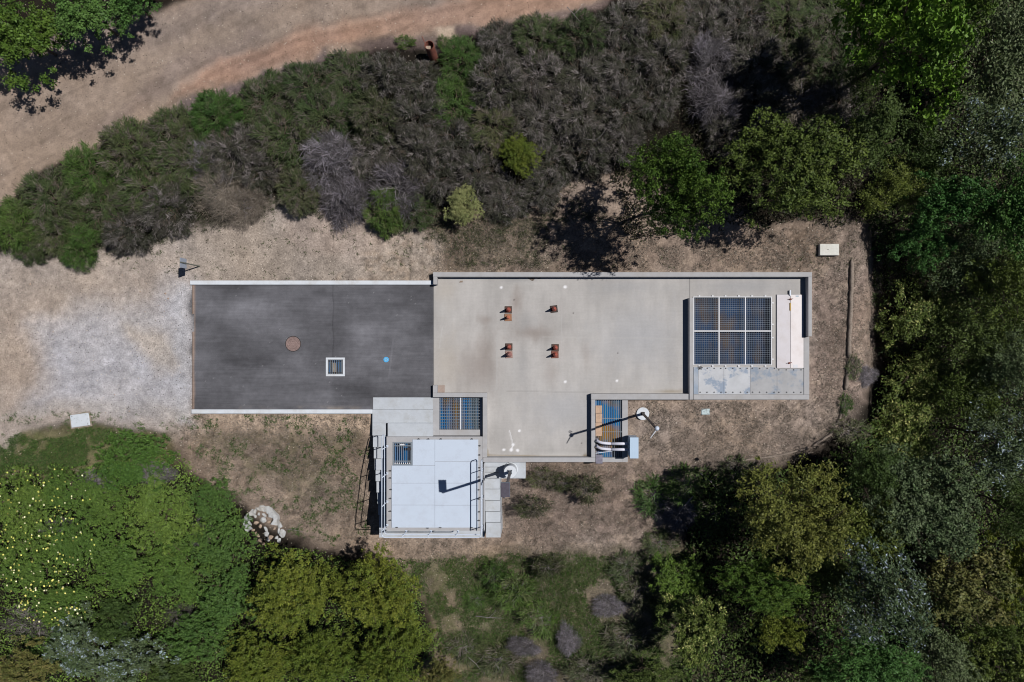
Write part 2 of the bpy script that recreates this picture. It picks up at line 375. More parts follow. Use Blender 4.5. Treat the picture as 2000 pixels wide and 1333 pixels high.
    # mottling
    yr = np.maximum(ss(-10, 10, sdist(wx, wy, YARD)), ss(-10, 10, sdist(wx, wy, ROAD))); C *= 1 + ((n1 - .5) * (.52 - .34 * yr))[..., None]; C *= (.78 + .44 * n2)[..., None]; C *= (.82 + .36 * n3)[..., None]
    clr = ss(-10, 20, sdist(px, py, clear)) * (1 - ss(-6, 6, sdist(wx, wy, YARD)))
    straw = ss(.5, .72, fbm(px, py, 15, 4, 61)) * clr; dk = ss(.52, .74, fbm(px, py, 11, 4, 62)) * clr
    C[:] = C * (1 - .5 * straw[..., None]) + np.array(c3(168, 150, 134)) * .5 * straw[..., None]
    C *= (1 - .42 * dk)[..., None]; C *= (1 + clr * (.5 * fbm(px, py, 4.5, 2, 63) - .25))[..., None]
    warm = (fbm(px, py, 120, 3, 77) - .5)
    C[..., 0] *= 1 + .10 * warm; C[..., 2] *= 1 - .16 * warm
    # greenery tints
    gz = np.maximum.reduce([ss(-30, 20, sdist(wx, wy, [(800, 1090), (1330, 1085), (1380, 1333), (900, 1333), (850, 1200)])) * .8,
                            ss(-16, 16, sdist(wx, wy, [(380, 850), (700, 830), (710, 980), (560, 960), (420, 900)])) * .55,
                            ss(-16, 16, sdist(wx, wy, [(-900, 862), (0, 862), (200, 845), (330, 870), (180, 925), (-900, 925)])) * 1.0,
                            ss(-20, 20, sdist(wx, wy, [(840, 430), (1080, 400), (1100, 520), (860, 530)])) * .35])
    gm = gz * ss(.36, .56, fbm(px, py, 38, 4, 55))
    tuft = ss(.35, .7, fbm(px, py, 7, 3, 57)); gm = gm * (.45 + .55 * tuft)
    C[:] = C * (1 - .75 * gm[..., None]) + np.array(c3(78, 88, 50)) * .75 * gm[..., None]
    return C

def axis(a, b, step, far):
    core = np.arange(a, b + step / 2, step); o = []; d = step
    x = b
    while x < far: d *= 1.35; x += d; o.append(x)
    left = [2 * (a + b) / 2 - q for q in o][::-1]
    return np.concatenate([np.array(left), core, np.array(o)])
ax = axis(-27.5, 27.5, .085, 420); ay = axis(-19.5, 19.0, .085, 420)
XX, YY = np.meshgrid(ax, ay); ZZ = G(XX, YY)
PX = (XX - X_CAM * ZZ / H_CAM) / (1 - ZZ / H_CAM) * 40 + 1000; PY = 666.5 - YY / (1 - ZZ / H_CAM) * 40
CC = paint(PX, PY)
NX, NY = len(ax), len(ay)
fx = (PX[:-1, :-1] + PX[1:, 1:]) / 2; fy = (PY[:-1, :-1] + PY[1:, 1:]) / 2
jx = fx + (fbm(fx, fy, 30, 3, 71) - .5) * 26; jy = fy + (fbm(fx, fy, 30, 3, 72) - .5) * 26
is_road = sdist(jx, jy, ROAD) > 0
is_yard = (sdist(jx, jy, YARD) > 0) & ~is_road & (fx < 374.5)
idx = np.arange(NX * NY).reshape(NY, NX)
quads = np.stack([idx[:-1, :-1], idx[:-1, 1:], idx[1:, 1:], idx[1:, :-1]], -1)
VV = np.stack([XX, YY, ZZ], -1).reshape(-1, 3); CF = CC.reshape(-1, 3)
def sub_terrain(name, mask, mat, label=None):
    q = quads[mask]; u, inv = np.unique(q, return_inverse=True); inv = inv.reshape(-1)
    me = bpy.data.meshes.new(name); nf = len(q)
    me.vertices.add(len(u)); me.vertices.foreach_set('co', VV[u].reshape(-1).astype(np.float32))
    me.loops.add(4 * nf); me.loops.foreach_set('vertex_index', inv.astype(np.int32))
    me.polygons.add(nf); me.polygons.foreach_set('loop_start', np.arange(0, 4 * nf, 4, dtype=np.int32)); me.polygons.foreach_set('loop_total', np.full(nf, 4, np.int32))
    me.polygons.foreach_set('use_smooth', np.ones(nf, bool)); me.update(calc_edges=True)
    a = me.color_attributes.new('Col', 'FLOAT_COLOR', 'POINT'); D = np.ones((len(u), 4), np.float32); D[:, :3] = CF[u]
    a.data.foreach_set('color', D.reshape(-1))
    return tag(link(name, me, mat), kind='structure')
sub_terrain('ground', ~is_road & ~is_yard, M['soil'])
sub_terrain('dirt_road', is_road, M['road'])
sub_terrain('gravel_yard', is_yard, M['gravel'])

# ------------------------------------------------------------------ painted slabs
def slab(name, rects, holes, ztop, thick, step, painter, mat):
    """rects/holes in plan px at ztop -> grid sheet with skirts"""
    xs = sorted({v for r in rects + holes for v in (r[0], r[2])}); ys = sorted({v for r in rects + holes for v in (r[1], r[3])})
    def fill(a):
        o = []
        for p, q in zip(a, a[1:]):
            k = max(1, int(math.ceil((q - p) / step))); o += [p + (q - p) * i / k for i in range(k)]
        return np.array(o + [a[-1]])
    xs, ys = fill(xs), fill(ys); GX, GY = np.meshgrid(xs, ys)
    cx, cy = (GX[:-1, :-1] + GX[1:, 1:]) / 2, (GY[:-1, :-1] + GY[1:, 1:]) / 2
    m = np.zeros(cx.shape, bool)
    for r in rects: m |= (cx > r[0]) & (cx < r[2]) & (cy > r[1]) & (cy < r[3])
    for r in holes: m &= ~((cx > r[0]) & (cx < r[2]) & (cy > r[1]) & (cy < r[3]))
    X, Y, _ = W(GX, GY, ztop); Z = np.full(GX.shape, ztop)
    C = painter(GX, GY)
    i = np.arange(GX.size).reshape(GX.shape)
    q = np.stack([i[1:, :-1], i[1:, 1:], i[:-1, 1:], i[:-1, :-1]], -1)[m]
    V = np.stack([X, Y, Z], -1).reshape(-1, 3); lower = V.copy(); lower[:, 2] -= thick; N = len(V)
    e = {}
    for f in q:
        for a, b in ((f[0], f[1]), (f[1], f[2]), (f[2], f[3]), (f[3], f[0])):
            if (b, a) in e: del e[(b, a)]
            else: e[(a, b)] = 1
    sk = [(b, a, a + N, b + N) for (a, b) in e]
    allq = np.concatenate([q, np.array(sk)]); allv = np.concatenate([V, lower])
    u, inv = np.unique(allq, return_inverse=True); nf = len(allq)
    me = bpy.data.meshes.new(name); me.vertices.add(len(u)); me.vertices.foreach_set('co', allv[u].reshape(-1).astype(np.float32))
    me.loops.add(4 * nf); me.loops.foreach_set('vertex_index', inv.reshape(-1).astype(np.int32)); me.polygons.add(nf)
    me.polygons.foreach_set('loop_start', np.arange(0, 4 * nf, 4, dtype=np.int32)); me.polygons.foreach_set('loop_total', np.full(nf, 4, np.int32)); me.update(calc_edges=True)
    CFa = np.concatenate([C.reshape(-1, 3)] * 2)[u]; D = np.ones((len(u), 4), np.float32); D[:, :3] = CFa
    me.color_attributes.new('Col', 'FLOAT_COLOR', 'POINT').data.foreach_set('color', D.reshape(-1))
    return link(name, me, mat)
def paint_asphalt(px, py):
    C = np.zeros(px.shape + (3,)); C[:] = c3(93, 93, 98)
    a = fbm(px, py * 2.2, 120, 5, 91); b = fbm(px, py, 40, 4, 92)
    C *= (.3 + 1.45 * a)[..., None]; C *= (.78 + .44 * b)[..., None]; C *= (.88 + .24 * fbm(px, py, 7, 3, 97))[..., None]
    C *= (1 - .16 * ss(-14, 14, px - 650) * (1 - ss(0, 60, px - 652)) * ss(0, 40, py - 540))[..., None]   # paving joint
    j = np.abs(px - 651 + (fbm(px, py, 30, 2, 4) - .5) * 5); C *= (1 - .28 * (1 - ss(0, 2.2, j)) * (py < 700))[..., None]
    for (x, y, rx, ry, k) in [(470, 600, 70, 18, .35), (540, 640, 60, 20, .2), (700, 590, 60, 16, .3), (760, 690, 70, 50, .25), (500, 700, 60, 30, .18), (560, 730, 110, 14, .18), (780, 640, 60, 30, .22), (610, 810, 120, 12, .2), (600, 560, 90, 8, .15), (690, 640, 40, 30, .18)]:
        C *= (1 + 1.5 * k * np.exp(-(((px - x) / rx) ** 2 + ((py - y) / ry) ** 2) * (.5 + fbm(px * .5, py * 2, 16, 4, int(x)))))[..., None]
    d = np.abs((px - 765) * .9 + (py - 690) * .1); C *= (1 + .35 * (1 - ss(0, 1.4, d)) * ss(660, 670, py) * (1 - ss(730, 745, py)))[..., None]
    s = (_h(px * 3, py * 3, 94) > .997) * ss(.5, .62, fbm(px, py, 50, 3, 95)); C += (s * .10)[..., None]
    tan = (1 - ss(0, 5 + 6 * b, px - 375)) * .8
    C = C * (1 - tan[..., None]) + np.array(c3(176, 150, 132)) * tan[..., None]
    dust = (1 - ss(0, 10, 800 - py)) * ss(.45, .7, fbm(px, py, 30, 3, 96)) * .5
    C = C * (1 - dust[..., None]) + np.array(c3(150, 140, 130)) * dust[..., None]
    return C
tag(slab('asphalt_pavement', [(375.5, 556, 846.5, 776), (375.5, 775, 728, 801)], [(638, 701, 671, 733)], 0.0, .3, 2.0, paint_asphalt, M['asphalt']), kind='structure')
def paint_deck(px, py):
    C = np.zeros(px.shape + (3,)); C[:] = c3(180, 177, 175)
    a = fbm(px, py, 90, 5, 101); b = fbm(px * 1.8, py * .6, 40, 4, 102); q = fbm(px, py, 12, 3, 103)
    C *= (.80 + .40 * a)[..., None]; C *= (.85 + .3 * b)[..., None]; C *= (.96 + .08 * fbm(px * 4, py * .5, 14, 3, 104))[..., None]; C *= (.97 + .06 * q)[..., None]
    def st(x, y, rx, ry, col, k, sharp=1.0):
        d = ((px - x) / rx) ** 2 + ((py - y) / ry) ** 2; d = d * (.1 + 1.8 * fbm(px * 1.3, py * .8, 16, 4, int(x)))
        m = np.exp(-d ** sharp) * min(1, k * (1.05 if sharp == 1.0 else 1)); C[:] = C * (1 - m[..., None]) + np.array(c3(*col)) * m[..., None]
    br = (132, 118, 110); gr = (148, 148, 150); wh = (186, 184, 182); ye = (182, 174, 164)
    st(1008, 590, 10, 26, br, .5); st(1040, 650, 36, 14, br, .55); st(1030, 630, 18, 18, gr, .35); st(930, 720, 44, 50, br, .42)
    st(950, 690, 20, 50, br, .3); st(1145, 690, 10, 30, br, .35); st(1075, 730, 14, 22, br, .3); st(950, 625, 14, 8, br, .4); st(1020, 710, 14, 40, gr, .4)
    st(870, 710, 26, 50, ye, .6); st(870, 570, 22, 26, ye, .5); st(868, 600, 16, 20, wh, .4); st(1050, 552, 50, 6, wh, .6); st(1010, 547, 30, 5, gr, .5)
    st(990, 710, 22, 36, wh, .4); st(1150, 640, 14, 40, wh, .3); st(1100, 800, 60, 40, (164, 166, 172), .5); st(985, 780, 12, 20, wh, .6); st(1250, 660, 80, 60, (168, 170, 176), .5)
    st(1310, 765, 30, 4, (150, 140, 124), .7); st(1090, 888, 56, 4, wh, .8); st(1143, 891, 6, 4, (120, 108, 92), .9); st(1220, 560, 60, 14, (160, 160, 163), .5); st(1450, 560, 80, 14, (160, 160, 163), .6)
    st(866, 762, 0.1, .1, br, 0)
    for (x, y) in [(979, 562), (1103, 561), (1104, 746), (984, 879), (1002, 869), (1011, 880), (1014, 842), (999, 879), (1205, 744)]:
        st(x, y, 2.8 if (x, y) != (984, 879) else 4, 2.6, (240, 240, 244), 1.0, 2)
    for (x, y) in [(1207, 690), (1004, 586), (1136, 866), (1120, 612)]: st(x, y, 1.4, 1.4, (80, 74, 72), .8, 2)
    # thin marks and joints
    def seg(x0, y0, x1, y1, wd, col, k):
        ex, ey = x1 - x0, y1 - y0; t = np.clip(((px - x0) * ex + (py - y0) * ey) / (ex * ex + ey * ey), 0, 1)
        d = np.hypot(px - x0 - ex * t, py - y0 - ey * t); m = (1 - ss(wd * .4, wd, d)) * k
        C[:] = C * (1 - m[..., None]) + np.array(c3(*col)) * m[..., None]
    seg(1347, 541, 1347, 583, 1.6, (120, 118, 118), .8); seg(995, 842, 1002, 870, 1.4, (232, 232, 236), .6); seg(1002, 870, 999, 879, 1.4, (240, 240, 244), .8)
    seg(951, 889, 1147, 893, 1.8, (150, 138, 120), .75); seg(951, 880, 953, 890, 4, (150, 140, 118), .6)
    seg(1060, 659, 1330, 662, 1.4, (186, 184, 182), .4); seg(990, 764, 1160, 767, 1.2, (148, 146, 144), .5); seg(1096, 590, 1098, 740, 1.2, (186, 184, 184), .35)
    seg(864, 640, 858, 680, 1.6, (192, 190, 188), .5); seg(971, 655, 970, 760, 2.5, (182, 181, 180), .35); seg(1005, 680, 1004, 760, 2, (182, 181, 180), .3)
    m = ((px > 855) & (px < 868) & (py > 752) & (py < 768)) * .75
    m = m[..., None] * (.7 + .6 * fbm(px, py, 3, 2, 8))[..., None]; C[:] = C * (1 - m) + np.array(c3(158, 136, 124)) * m
    return np.clip(C, 0, 1)
G6 = (1354, 580, 1507, 714)   # six-panel grating opening
tag(slab('concrete_deck', [(846.5, 541, 1579, 770), (950, 769, 1156, 895), (1354, 768, 1572, 772)], [G6], 0.004, .3, 1.8, paint_deck, M['deck']), kind='structure')

# ------------------------------------------------------------------ walls and kerbs
def wall(name, label, boxes, mat, org, cat='wall', bev=.012):
    mb = MB(W(*org))
    for b in boxes: mb.pbox(*b)
    return tag(mb.build(name, mat, bevel=bev), label, cat)
wall('kerb_wall', 'long pale concrete kerb along the upper edge of the asphalt', [(371, 548.3, 845.2, 556.4, -.4, .12)], M['conc_white'], (371, 552, 0), 'kerb wall')
wall('kerb_wall', 'long pale concrete kerb along the lower edge of the asphalt', [(373.6, 800.2, 726.6, 808.4, -.6, .10)], M['conc_white'], (373, 804, 0), 'kerb wall')
# deck parapet, north and east (one pour)
wall('parapet_wall', 'concrete parapet along the top and right edges of the deck',
     [(845.6, 532, 1586.2, 541, -.5, .42), (846.2, 541.05, 853.5, 556, -.5, .417), (1578.8, 541.05, 1586, 657.5, -.5, .417)], M['conc'], (1200, 536, 0), 'parapet wall')
wall('edge_wall', 'flush concrete edging below the parapet around the steel cover plates', [(1570.3, 658, 1580.8, 771, -.5, .06), (1354.6, 771.1, 1580.8, 781, -.6, .058)], M['conc'], (1470, 776, 0), 'wall')
wall('dividing_wall', 'short upright concrete wall left of the six-panel grating', [(1346.8, 582, 1354, 781, -.6, .43)], M['conc'], (1350, 680, 0))
wall('parapet_wall', 'L-shaped concrete parapet between the deck and the lower right grated pit',
     [(1154.6, 769.8, 1346.7, 781, -.9, .36), (1154.8, 781.05, 1162.8, 893.9, -1.4, .357), (943.5, 894, 1162.8, 903.2, -1.4, .354)], M['conc'], (1160, 840, 0), 'parapet wall')
wall('parapet_wall', 'angled concrete parapet around the two-panel grating left of the deck',
     [(845.4, 753, 853.8, 767.9, -.5, .27), (845.4, 768, 951, 776.4, -1.4, .273), (942.8, 776.45, 951, 893.9, -1.4, .27)], M['conc'], (948, 800, 0), 'parapet wall')

# ------------------------------------------------------------------ gratings
def grating(mb, px0, py0, px1, py1, z, nx, ny, wx=.012, wy=.012, d=.035):
    a = W(px0, py0, z); b = W(px1, py1, z)
    for i in range(nx):
        x = a[0] + (b[0] - a[0]) * (i + .5) / nx; mb.box(x - wx / 2, b[1], z - d, x + wx / 2, a[1], z)
    for j in range(ny):
        y = b[1] + (a[1] - b[1]) * (j + .5) / ny; mb.box(a[0], y - wy / 2, z - d + .003, b[0], y + wy / 2, z - .003)
def pit(label, cat, px0, py0, px1, py1, z0, wl, mat, t=3):
    """the chamber under a grating: four walls, and the water"""
    r = empty('drain_pit', W((px0 + px1) / 2, (py0 + py1) / 2, z0), label, cat)
    o = Vector(r.location)
    a = W(px0, py0, 0); b = W(px1, py1, 0); T = .09
    mb = MB(o)
    mb.box(a[0] - T, b[1] - T, z0 - 1.0, a[0] - .002, a[1] + T, z0); mb.box(b[0] + .002, b[1] - T, z0 - 1.0, b[0] + T, a[1] + T, z0)
    mb.box(a[0], a[1] + .002, z0 - 1.0, b[0], a[1] + T, z0); mb.box(a[0], b[1] - T, z0 - 1.0, b[0], b[1] - .002, z0)
    mb.build('pit_wall', M['conc'], r)
    mb = MB(o); mb.box(a[0], b[1], z0 - .99, b[0], a[1], wl); mb.build('pit_water', mat, r)
    return r
def frame(mb, px0, py0, px1, py1, z, wpx, d=.05):
    mb.pbox(px0, py0, px1, py0 + wpx, z - d, z); mb.pbox(px0, py1 - wpx, px1, py1, z - d, z)
    mb.pbox(px0, py0 + wpx, px0 + wpx, py1 - wpx, z - d, z - .001); mb.pbox(px1 - wpx, py0 + wpx, px1, py1 - wpx, z - d, z - .001)
# six panel
pit('dark water chamber under the six-panel grating', 'pit', *G6, -.02, -.30, M['water3'])
r = empty('floor_grating', W(1430, 647, .0), 'large floor grating of six square panels in a white frame', 'grating'); o = Vector(r.location)
xs = [1354.5, 1404.5, 1456, 1507]; ys = [580, 647, 714]
mb = MB(o); frame(mb, 1354.2, 579.6, 1507.6, 714, .05, 1.7)
for x in xs[1:3]: mb.pbox(x - 1.1, 581.4, x + 1.1, 712.2, .0, .048)
for i in range(3): mb.pbox(xs[i] + (1.8 if i == 0 else 1.15), 645.8, xs[i + 1] - (1.8 if i == 2 else 1.15), 648.2, .0, .0465)
mb.build('frame', M['frame_white'], r)
for i in range(3):
    for j in range(2):
        mb = MB(o); grating(mb, xs[i] + 2, ys[j] + 2, xs[i + 1] - 2, ys[j + 1] - 2, .04, 13, 15, .007, .010, .03); mb.build('grating_panel', M['bar_dark'], r)
for x in (1366, 1392, 1417, 1443, 1469, 1495):
    mb = MB(o); mb.pbox(x - 1.6, 577.2, x + 1.6, 579.5, .004, .06); mb.build('bracket', M['frame_white'], r)
    mb = MB(o); mb.pbox(x - 1.6, 714.1, x + 1.6, 716.6, .004, .06); mb.build('bracket', M['frame_white'], r)
for y in (592, 634, 660, 702):
    mb = MB(o); mb.pbox(1507.7, y - 1.4, 1511, y + 1.4, .004, .06); mb.build('bracket', M['frame_white'], r)
# double hatch
r = empty('access_hatch', W(1543, 648, 0), 'long pale double-leaf hatch beside the six-panel grating', 'hatch'); o = Vector(r.location)
mb = MB(o); mb.pbox(1516.4, 575.4, 1570, 719.8, -.02, .045); mb.build('hatch_rim', M['conc'], r, .006)
mb = MB(o); mb.pbox(1517.4, 576.2, 1543.6, 719.2, .046, .075); mb.build('hatch_leaf', M['hatch'], r, .006)
mb = MB(o); mb.pbox(1544.2, 576.2, 1569.4, 719.2, .046, .079); mb.build('hatch_leaf', M['hatch2'], r, .006)
for (x, y) in ((1544, 585), (1541.5, 709.5)):
    c = W(x, y, .08); mb = MB(o)
    mb.tube([(c[0] - .1, c[1], .079), (c[0] - .1, c[1], .15), (c[0] + .1, c[1] + .02, .15), (c[0] + .1, c[1] + .02, .079)], .014)
    mb.cyl((c[0], c[1], .079), .045, .045, .05, 12); mb.build('latch_handle', M['rust'], r)
mb = MB(o); mb.pbox(1542.6, 567, 1545, 578, .08, .13); mb.build('hinge_arm', M['galv'], r)
mb = MB(o); mb.pbox(1542.4, 592, 1545, 607, .08, .10); mb.build('warning_strip', mat_plain('ochre_strip', c4(170, 140, 70), .6), r)
mb = MB(o); mb.pbox(1549, 712.5, 1558, 718.5, .0795, .083); mb.build('label_plate', M['frame_white'], r)
mb = MB(o); mb.pbox(1554, 577.5, 1560, 580.5, .0795, .083); mb.build('label_plate', M['bar'], r)
# steel cover plates
pl = [(1354.8, 1363.5, 'plate_blue', 'narrow blue-grey steel strip plate at the left end of the cover plates'),
      (1364, 1413.6, 'plate_light', 'pale blotched steel cover plate next to the narrow blue strip'),
      (1414, 1465, 'plate_light', 'pale steel cover plate with dark square stain, second large plate from the left'),
      (1465.4, 1517.4, 'plate_grey', 'grey steel cover plate, third large plate below the grating'),
      (1517.8, 1569.6, 'plate_grey', 'grey-blue steel cover plate below the double-leaf hatch')]
for k, (x0, x1, m, lab) in enumerate(pl):
    y0 = 717.6 if k < 4 else 720.6
    r = empty('cover_plate', W((x0 + x1) / 2, 744, 0), lab, 'cover plate', 'steel cover plates in a row below the grating'); o = Vector(r.location)
    mb = MB(o); mb.pbox(x0, y0, x1, 770.6, .006, .03); mb.build('plate', M[m], r, .003)
    if k:
        for x in np.linspace(x0 + 4, x1 - 5, 4):
            for y in (y0 + 2.2, 766.5):
                c = W(x + random.uniform(-.6, .6), y, .03); mb = MB(o)
                mb.cyl((c[0], c[1], .0295), .032, .028, .03, 8); mb.build('bolt', M['bolt'], r)
mb = MB(W(1367, 719, .03)); c = W(1367, 719, .03)
mb.tube([(c[0] - .13, c[1], .07), (c[0] + .14, c[1] + .01, .07)], .016); mb.tube([(c[0] - .04, c[1] - .1, .05), (c[0] - .03, c[1] + .1, .05)], .014)
mb.tube([(c[0] + .06, c[1] - .09, .05), (c[0] + .06, c[1] + .09, .05)], .014)
tag(mb.build('pipe_clamp', M['darkmetal']), 'small dark cross-shaped clamp lying at the corner of the grating', 'clamp')

# left two-panel grating
P1 = (857.8, 777, 937.5, 839.5)
pit('blue and ochre water chamber under the two-panel grating', 'pit', *P1, -.03, -.22, M['water'])
mb = MB(W(894, 808, 0))
mb.pbox(845.4, 776.5, 857.7, 851, -1.3, .0); mb.pbox(857.75, 839.6, 937.5, 851, -1.3, -.002); mb.pbox(937.6, 776.5, 942.7, 851, -1.3, -.004)
tag(mb.build('pit_surround', M['conc'], bevel=.01), 'flat concrete surround of the two-panel grating', 'surround')
r = empty('floor_grating', W(897, 808, 0), 'square grating of two panels over blue and ochre water', 'grating'); o = Vector(r.location)
mb = MB(o); mb.pbox(898.4, 777.2, 900.6, 839.3, -.03, .012); mb.build('centre_beam', M['frame_white'], r)
mb = MB(o); grating(mb, 858, 777.2, 898.2, 839.3, .0, 9, 11, .013, .018); mb.build('grating_panel', M['bar'], r)
mb = MB(o); grating(mb, 900.8, 777.2, 937.4, 839.3, .0, 8, 11, .013, .018); mb.build('grating_panel', M['bar'], r)

# left slabs and raised block
wall('concrete_apron', 'pale concrete apron stepping down beside the lower right corner of the asphalt',
     [(728.5, 776.6, 845.2, 800.4, -.7, .028), (727.2, 800.6, 845.2, 826.6, -.7, .018), (727.2, 826.7, 753.4, 851, -.9, .014)], M['conc_new'], (780, 800, 0), 'apron')
wall('concrete_block', 'raised concrete block between the apron and the white roof panels', [(757, 827, 845, 853, -1.2, .2)], M['conc_new'], (800, 840, 0), 'block')

# ------------------------------------------------------------------ white-roofed vault
ZR = .30
r = empty('vault_building', W(849, 945, -2.6), 'square concrete vault with a flat roof of white panels', 'vault'); o = Vector(r.location)
HG = (767, 864, 805, 909.5)
mb = MB(o)
mb.pbox(755, 853.2, 942.6, 863.8, -3.4, ZR); mb.pbox(755, 863.85, 766.8, 1037, -3.4, ZR); mb.pbox(805.2, 863.85, 942.6, 909.6, -3.4, ZR)
mb.pbox(766.85, 909.65, 942.6, 1037, -3.4, ZR)
mb.build('wall', M['conc'], r)
cols = [(764.8, 849.1), (849.5, 934)]
pans = [(805.6, 859, 849.1, 909.4), (764.8, 909.8, 849.1, 943.8), (764.8, 944.3, 849.1, 986.6), (764.8, 987.1, 849.1, 1031),
        (849.5, 859, 934, 901.3), (849.5, 901.8, 934, 943.8), (849.5, 944.3, 934, 986.9), (849.5, 987.4, 934, 1031)]
for (a, b, c, d) in pans:
    mb = MB(o); mb.pbox(a, b, c, d, ZR + .001, ZR + .035); mb.build('roof_panel', M['panel'], r, .004)
bol = [(817.5, 858), (836.5, 858), (861, 858), (921.5, 858), (762, 920), (762, 934), (763.5, 956.5), (762.5, 974), (762, 999), (762, 1016.5), (775, 1030), (835, 1031.5), (860, 1030.5), (921, 1030.5),
       (936.5, 871), (936, 889), (936, 914), (935, 932), (934.5, 957), (935, 975), (935.5, 1000), (935, 1017)]
for (x, y) in bol:
    c = W(x, y, ZR); mb = MB(o); mb.cyl((c[0], c[1], ZR), .045, .035, .03, 8); mb.box(c[0] - .06, c[1] - .018, ZR + .01, c[0] + .06, c[1] + .018, ZR + .05); mb.build('clamp', M['bolt'], r)
rh = empty('roof_hatch_grating', W(786, 887, ZR), 'small dark grated opening in the upper left corner of the white roof', 'grating'); o2 = Vector(rh.location)
mb = MB(o2); frame(mb, HG[0] + .1, HG[1] + .1, HG[2] - .1, HG[3] - .1, ZR + .02, 2.2); mb.build('frame', M['bar'], rh)
mb = MB(o2); grating(mb, 769.5, 866.5, 803, 907.5, ZR + .01, 8, 0, .022, .02); mb.build('bars', M['bar'], rh)
for y in (900.3, 870.5):
    mb = MB(o2); mb.pbox(770, y, 803, y + 1.6, ZR - .03, ZR + .016); mb.build('cross_bar', M['bar'], rh)
mb = MB(o2); mb.pbox(781, 867.5, 790, 870.2, ZR + .012, ZR + .03); mb.build('label_plate', M['frame_white'], rh)
mb = MB(o2); mb.pbox(795, 875, 803, 880, ZR + .012, ZR + .04); mb.build('latch', M['darkmetal'], rh)
for k in range(8):
    mb = MB(o2); x = 770.5 + k * 4.1; mb.pbox(x, 904, x + 2.2, 906.8, ZR + .012, ZR + .03); mb.build('tread', M['frame_white'], rh)
mb = MB(o2); a = W(767, 864, 0); b = W(805, 909.5, 0); mb.box(a[0], b[1], -1.3, b[0], a[1], -.1); mb.build('water_surface', mat_water('hatch_water', 1.6, .2, .66, blue=(30, 106, 166)), rh)

# stepped footings
XL0, XL1 = W(727.6, 0, 0)[0], -6.06
st = [(851.3, 874.5, -.08), (874.5, 896.5, -.24), (896.5, 919, -.42), (919, 941, -.6), (941, 963, -.78), (963, 985, -.96), (985, 1007, -1.14), (1007, 1034, -1.32)]
mb = MB((XL0, -7, -1))
for k, (y0, y1, z) in enumerate(st):
    mb.box(XL0, W(0, y1, z)[1] + .015, -3.6, XL1, W(0, y0, z)[1] - (.0 if k else 0), z)
tag(mb.build('stepped_wall', M['conc_new'], bevel=.008), 'stepped concrete footing descending along the left side of the vault', 'stepped wall')
mb = MB((-1, -7, -1)); st2 = [(903.6, 913, -.06), (913, 923, -.16), (923, 935, -.26), (935, 956, -.42), (956, 978.5, -.58), (978.5, 1000, -.74), (1000, 1021.5, -.9), (1021.5, 1051, -1.1)]
for (y0, y1, z) in st2:
    mb.box(-1.37, W(0, y1, z)[1] + .018, -3.6, W(976, 0, -.4)[0], W(0, y0, z)[1], z)
tag(mb.build('stepped_wall', M['conc_new'], bevel=.008), 'stepped concrete footing descending along the right side of the vault', 'stepped wall')
mb = MB((-4, -9.6, -1.5)); a = W(740.5, 1050.5, -1.45); mb.box(a[0], a[1], -3.8, W(946, 0, -1.45)[0], -9.19, -1.45)
tag(mb.build('concrete_ledge', M['conc_new'], bevel=.01), 'stained concrete ledge below the front railing of the vault', 'ledge')

# railing
r = empty('guard_railing', W(843, 1037, ZR), 'galvanised tube railing around three sides of the white roof', 'railing'); o = Vector(r.location)
xl, xr, ys_, zt, zm = -6.03, -1.385, -9.20, ZR + 1.07, ZR + .55
yl0, yr0 = W(0, 857, zt)[1], W(0, 906, zt)[1]
def rail_path(z, inset=.0, ln=0, rn=0):
    q = .16
    p = [(xl, yl0 - ln, z)]
    p += [(xl, ys_ + q, z)] + arc((xl + q, ys_ + q), q, PI, 1.5 * PI, z, 5) + arc((xr - q, ys_ + q), q, 1.5 * PI, 2 * PI, z, 5) + [(xr, yr0 - rn, z)]
    return p
def loop_end(x, y):
    q = .12
    return [(x, y, zt)] + [(x, y + q * math.sin(t), zt - q + q * math.cos(t)) for t in np.linspace(.2, PI / 2, 5)] + [(x, y + q, zm + q)] + [(x, y + q * math.cos(t), zm + q - q * math.sin(t)) for t in np.linspace(.2, PI / 2, 5)]
mb = MB(o); mb.tube(rail_path(zt), .025, 10); mb.build('top_rail', M['galv'], r, smooth=True)
mb = MB(o); mb.tube(rail_path(zm), .022, 10); mb.build('mid_rail', M['galv'], r, smooth=True)
for x, y in ((xl, yl0), (xr, yr0)):
    mb = MB(o); mb.tube(loop_end(x, y), .024, 10); mb.build('end_loop', M['galv'], r, smooth=True)
posts = [(xl, W(0, y, ZR)[1]) for y in (872, 925, 980, 1026)] + [(X, ys_) for X in (-5.1, -3.9, -2.6)] + [(xr, W(0, y, ZR)[1]) for y in (917, 970, 1028)]
for (x, y) in posts:
    mb = MB(o); mb.tube([(x, y, ZR - .25), (x, y, zt)], .022, 8); mb.build('post', M['galv'], r, smooth=True)
    mb = MB(o); dx = .05 if x < -5.9 else (-.05 if x > -1.5 else 0); dy = .05 if dx == 0 else 0
    mb.box(x - .05 + dx * .2, y - .05, ZR + .002, x + .05 + dx * .2, y + .05, ZR + .03); mb.build('base_plate', M['galv'], r)
mb = MB(o); mb.box(-1.34, W(0, 1037, ZR)[1], ZR - .3, -1.32, W(0, 905, ZR)[1], ZR + .12)
mb.build('kick_plate', M['frame_white'], r)

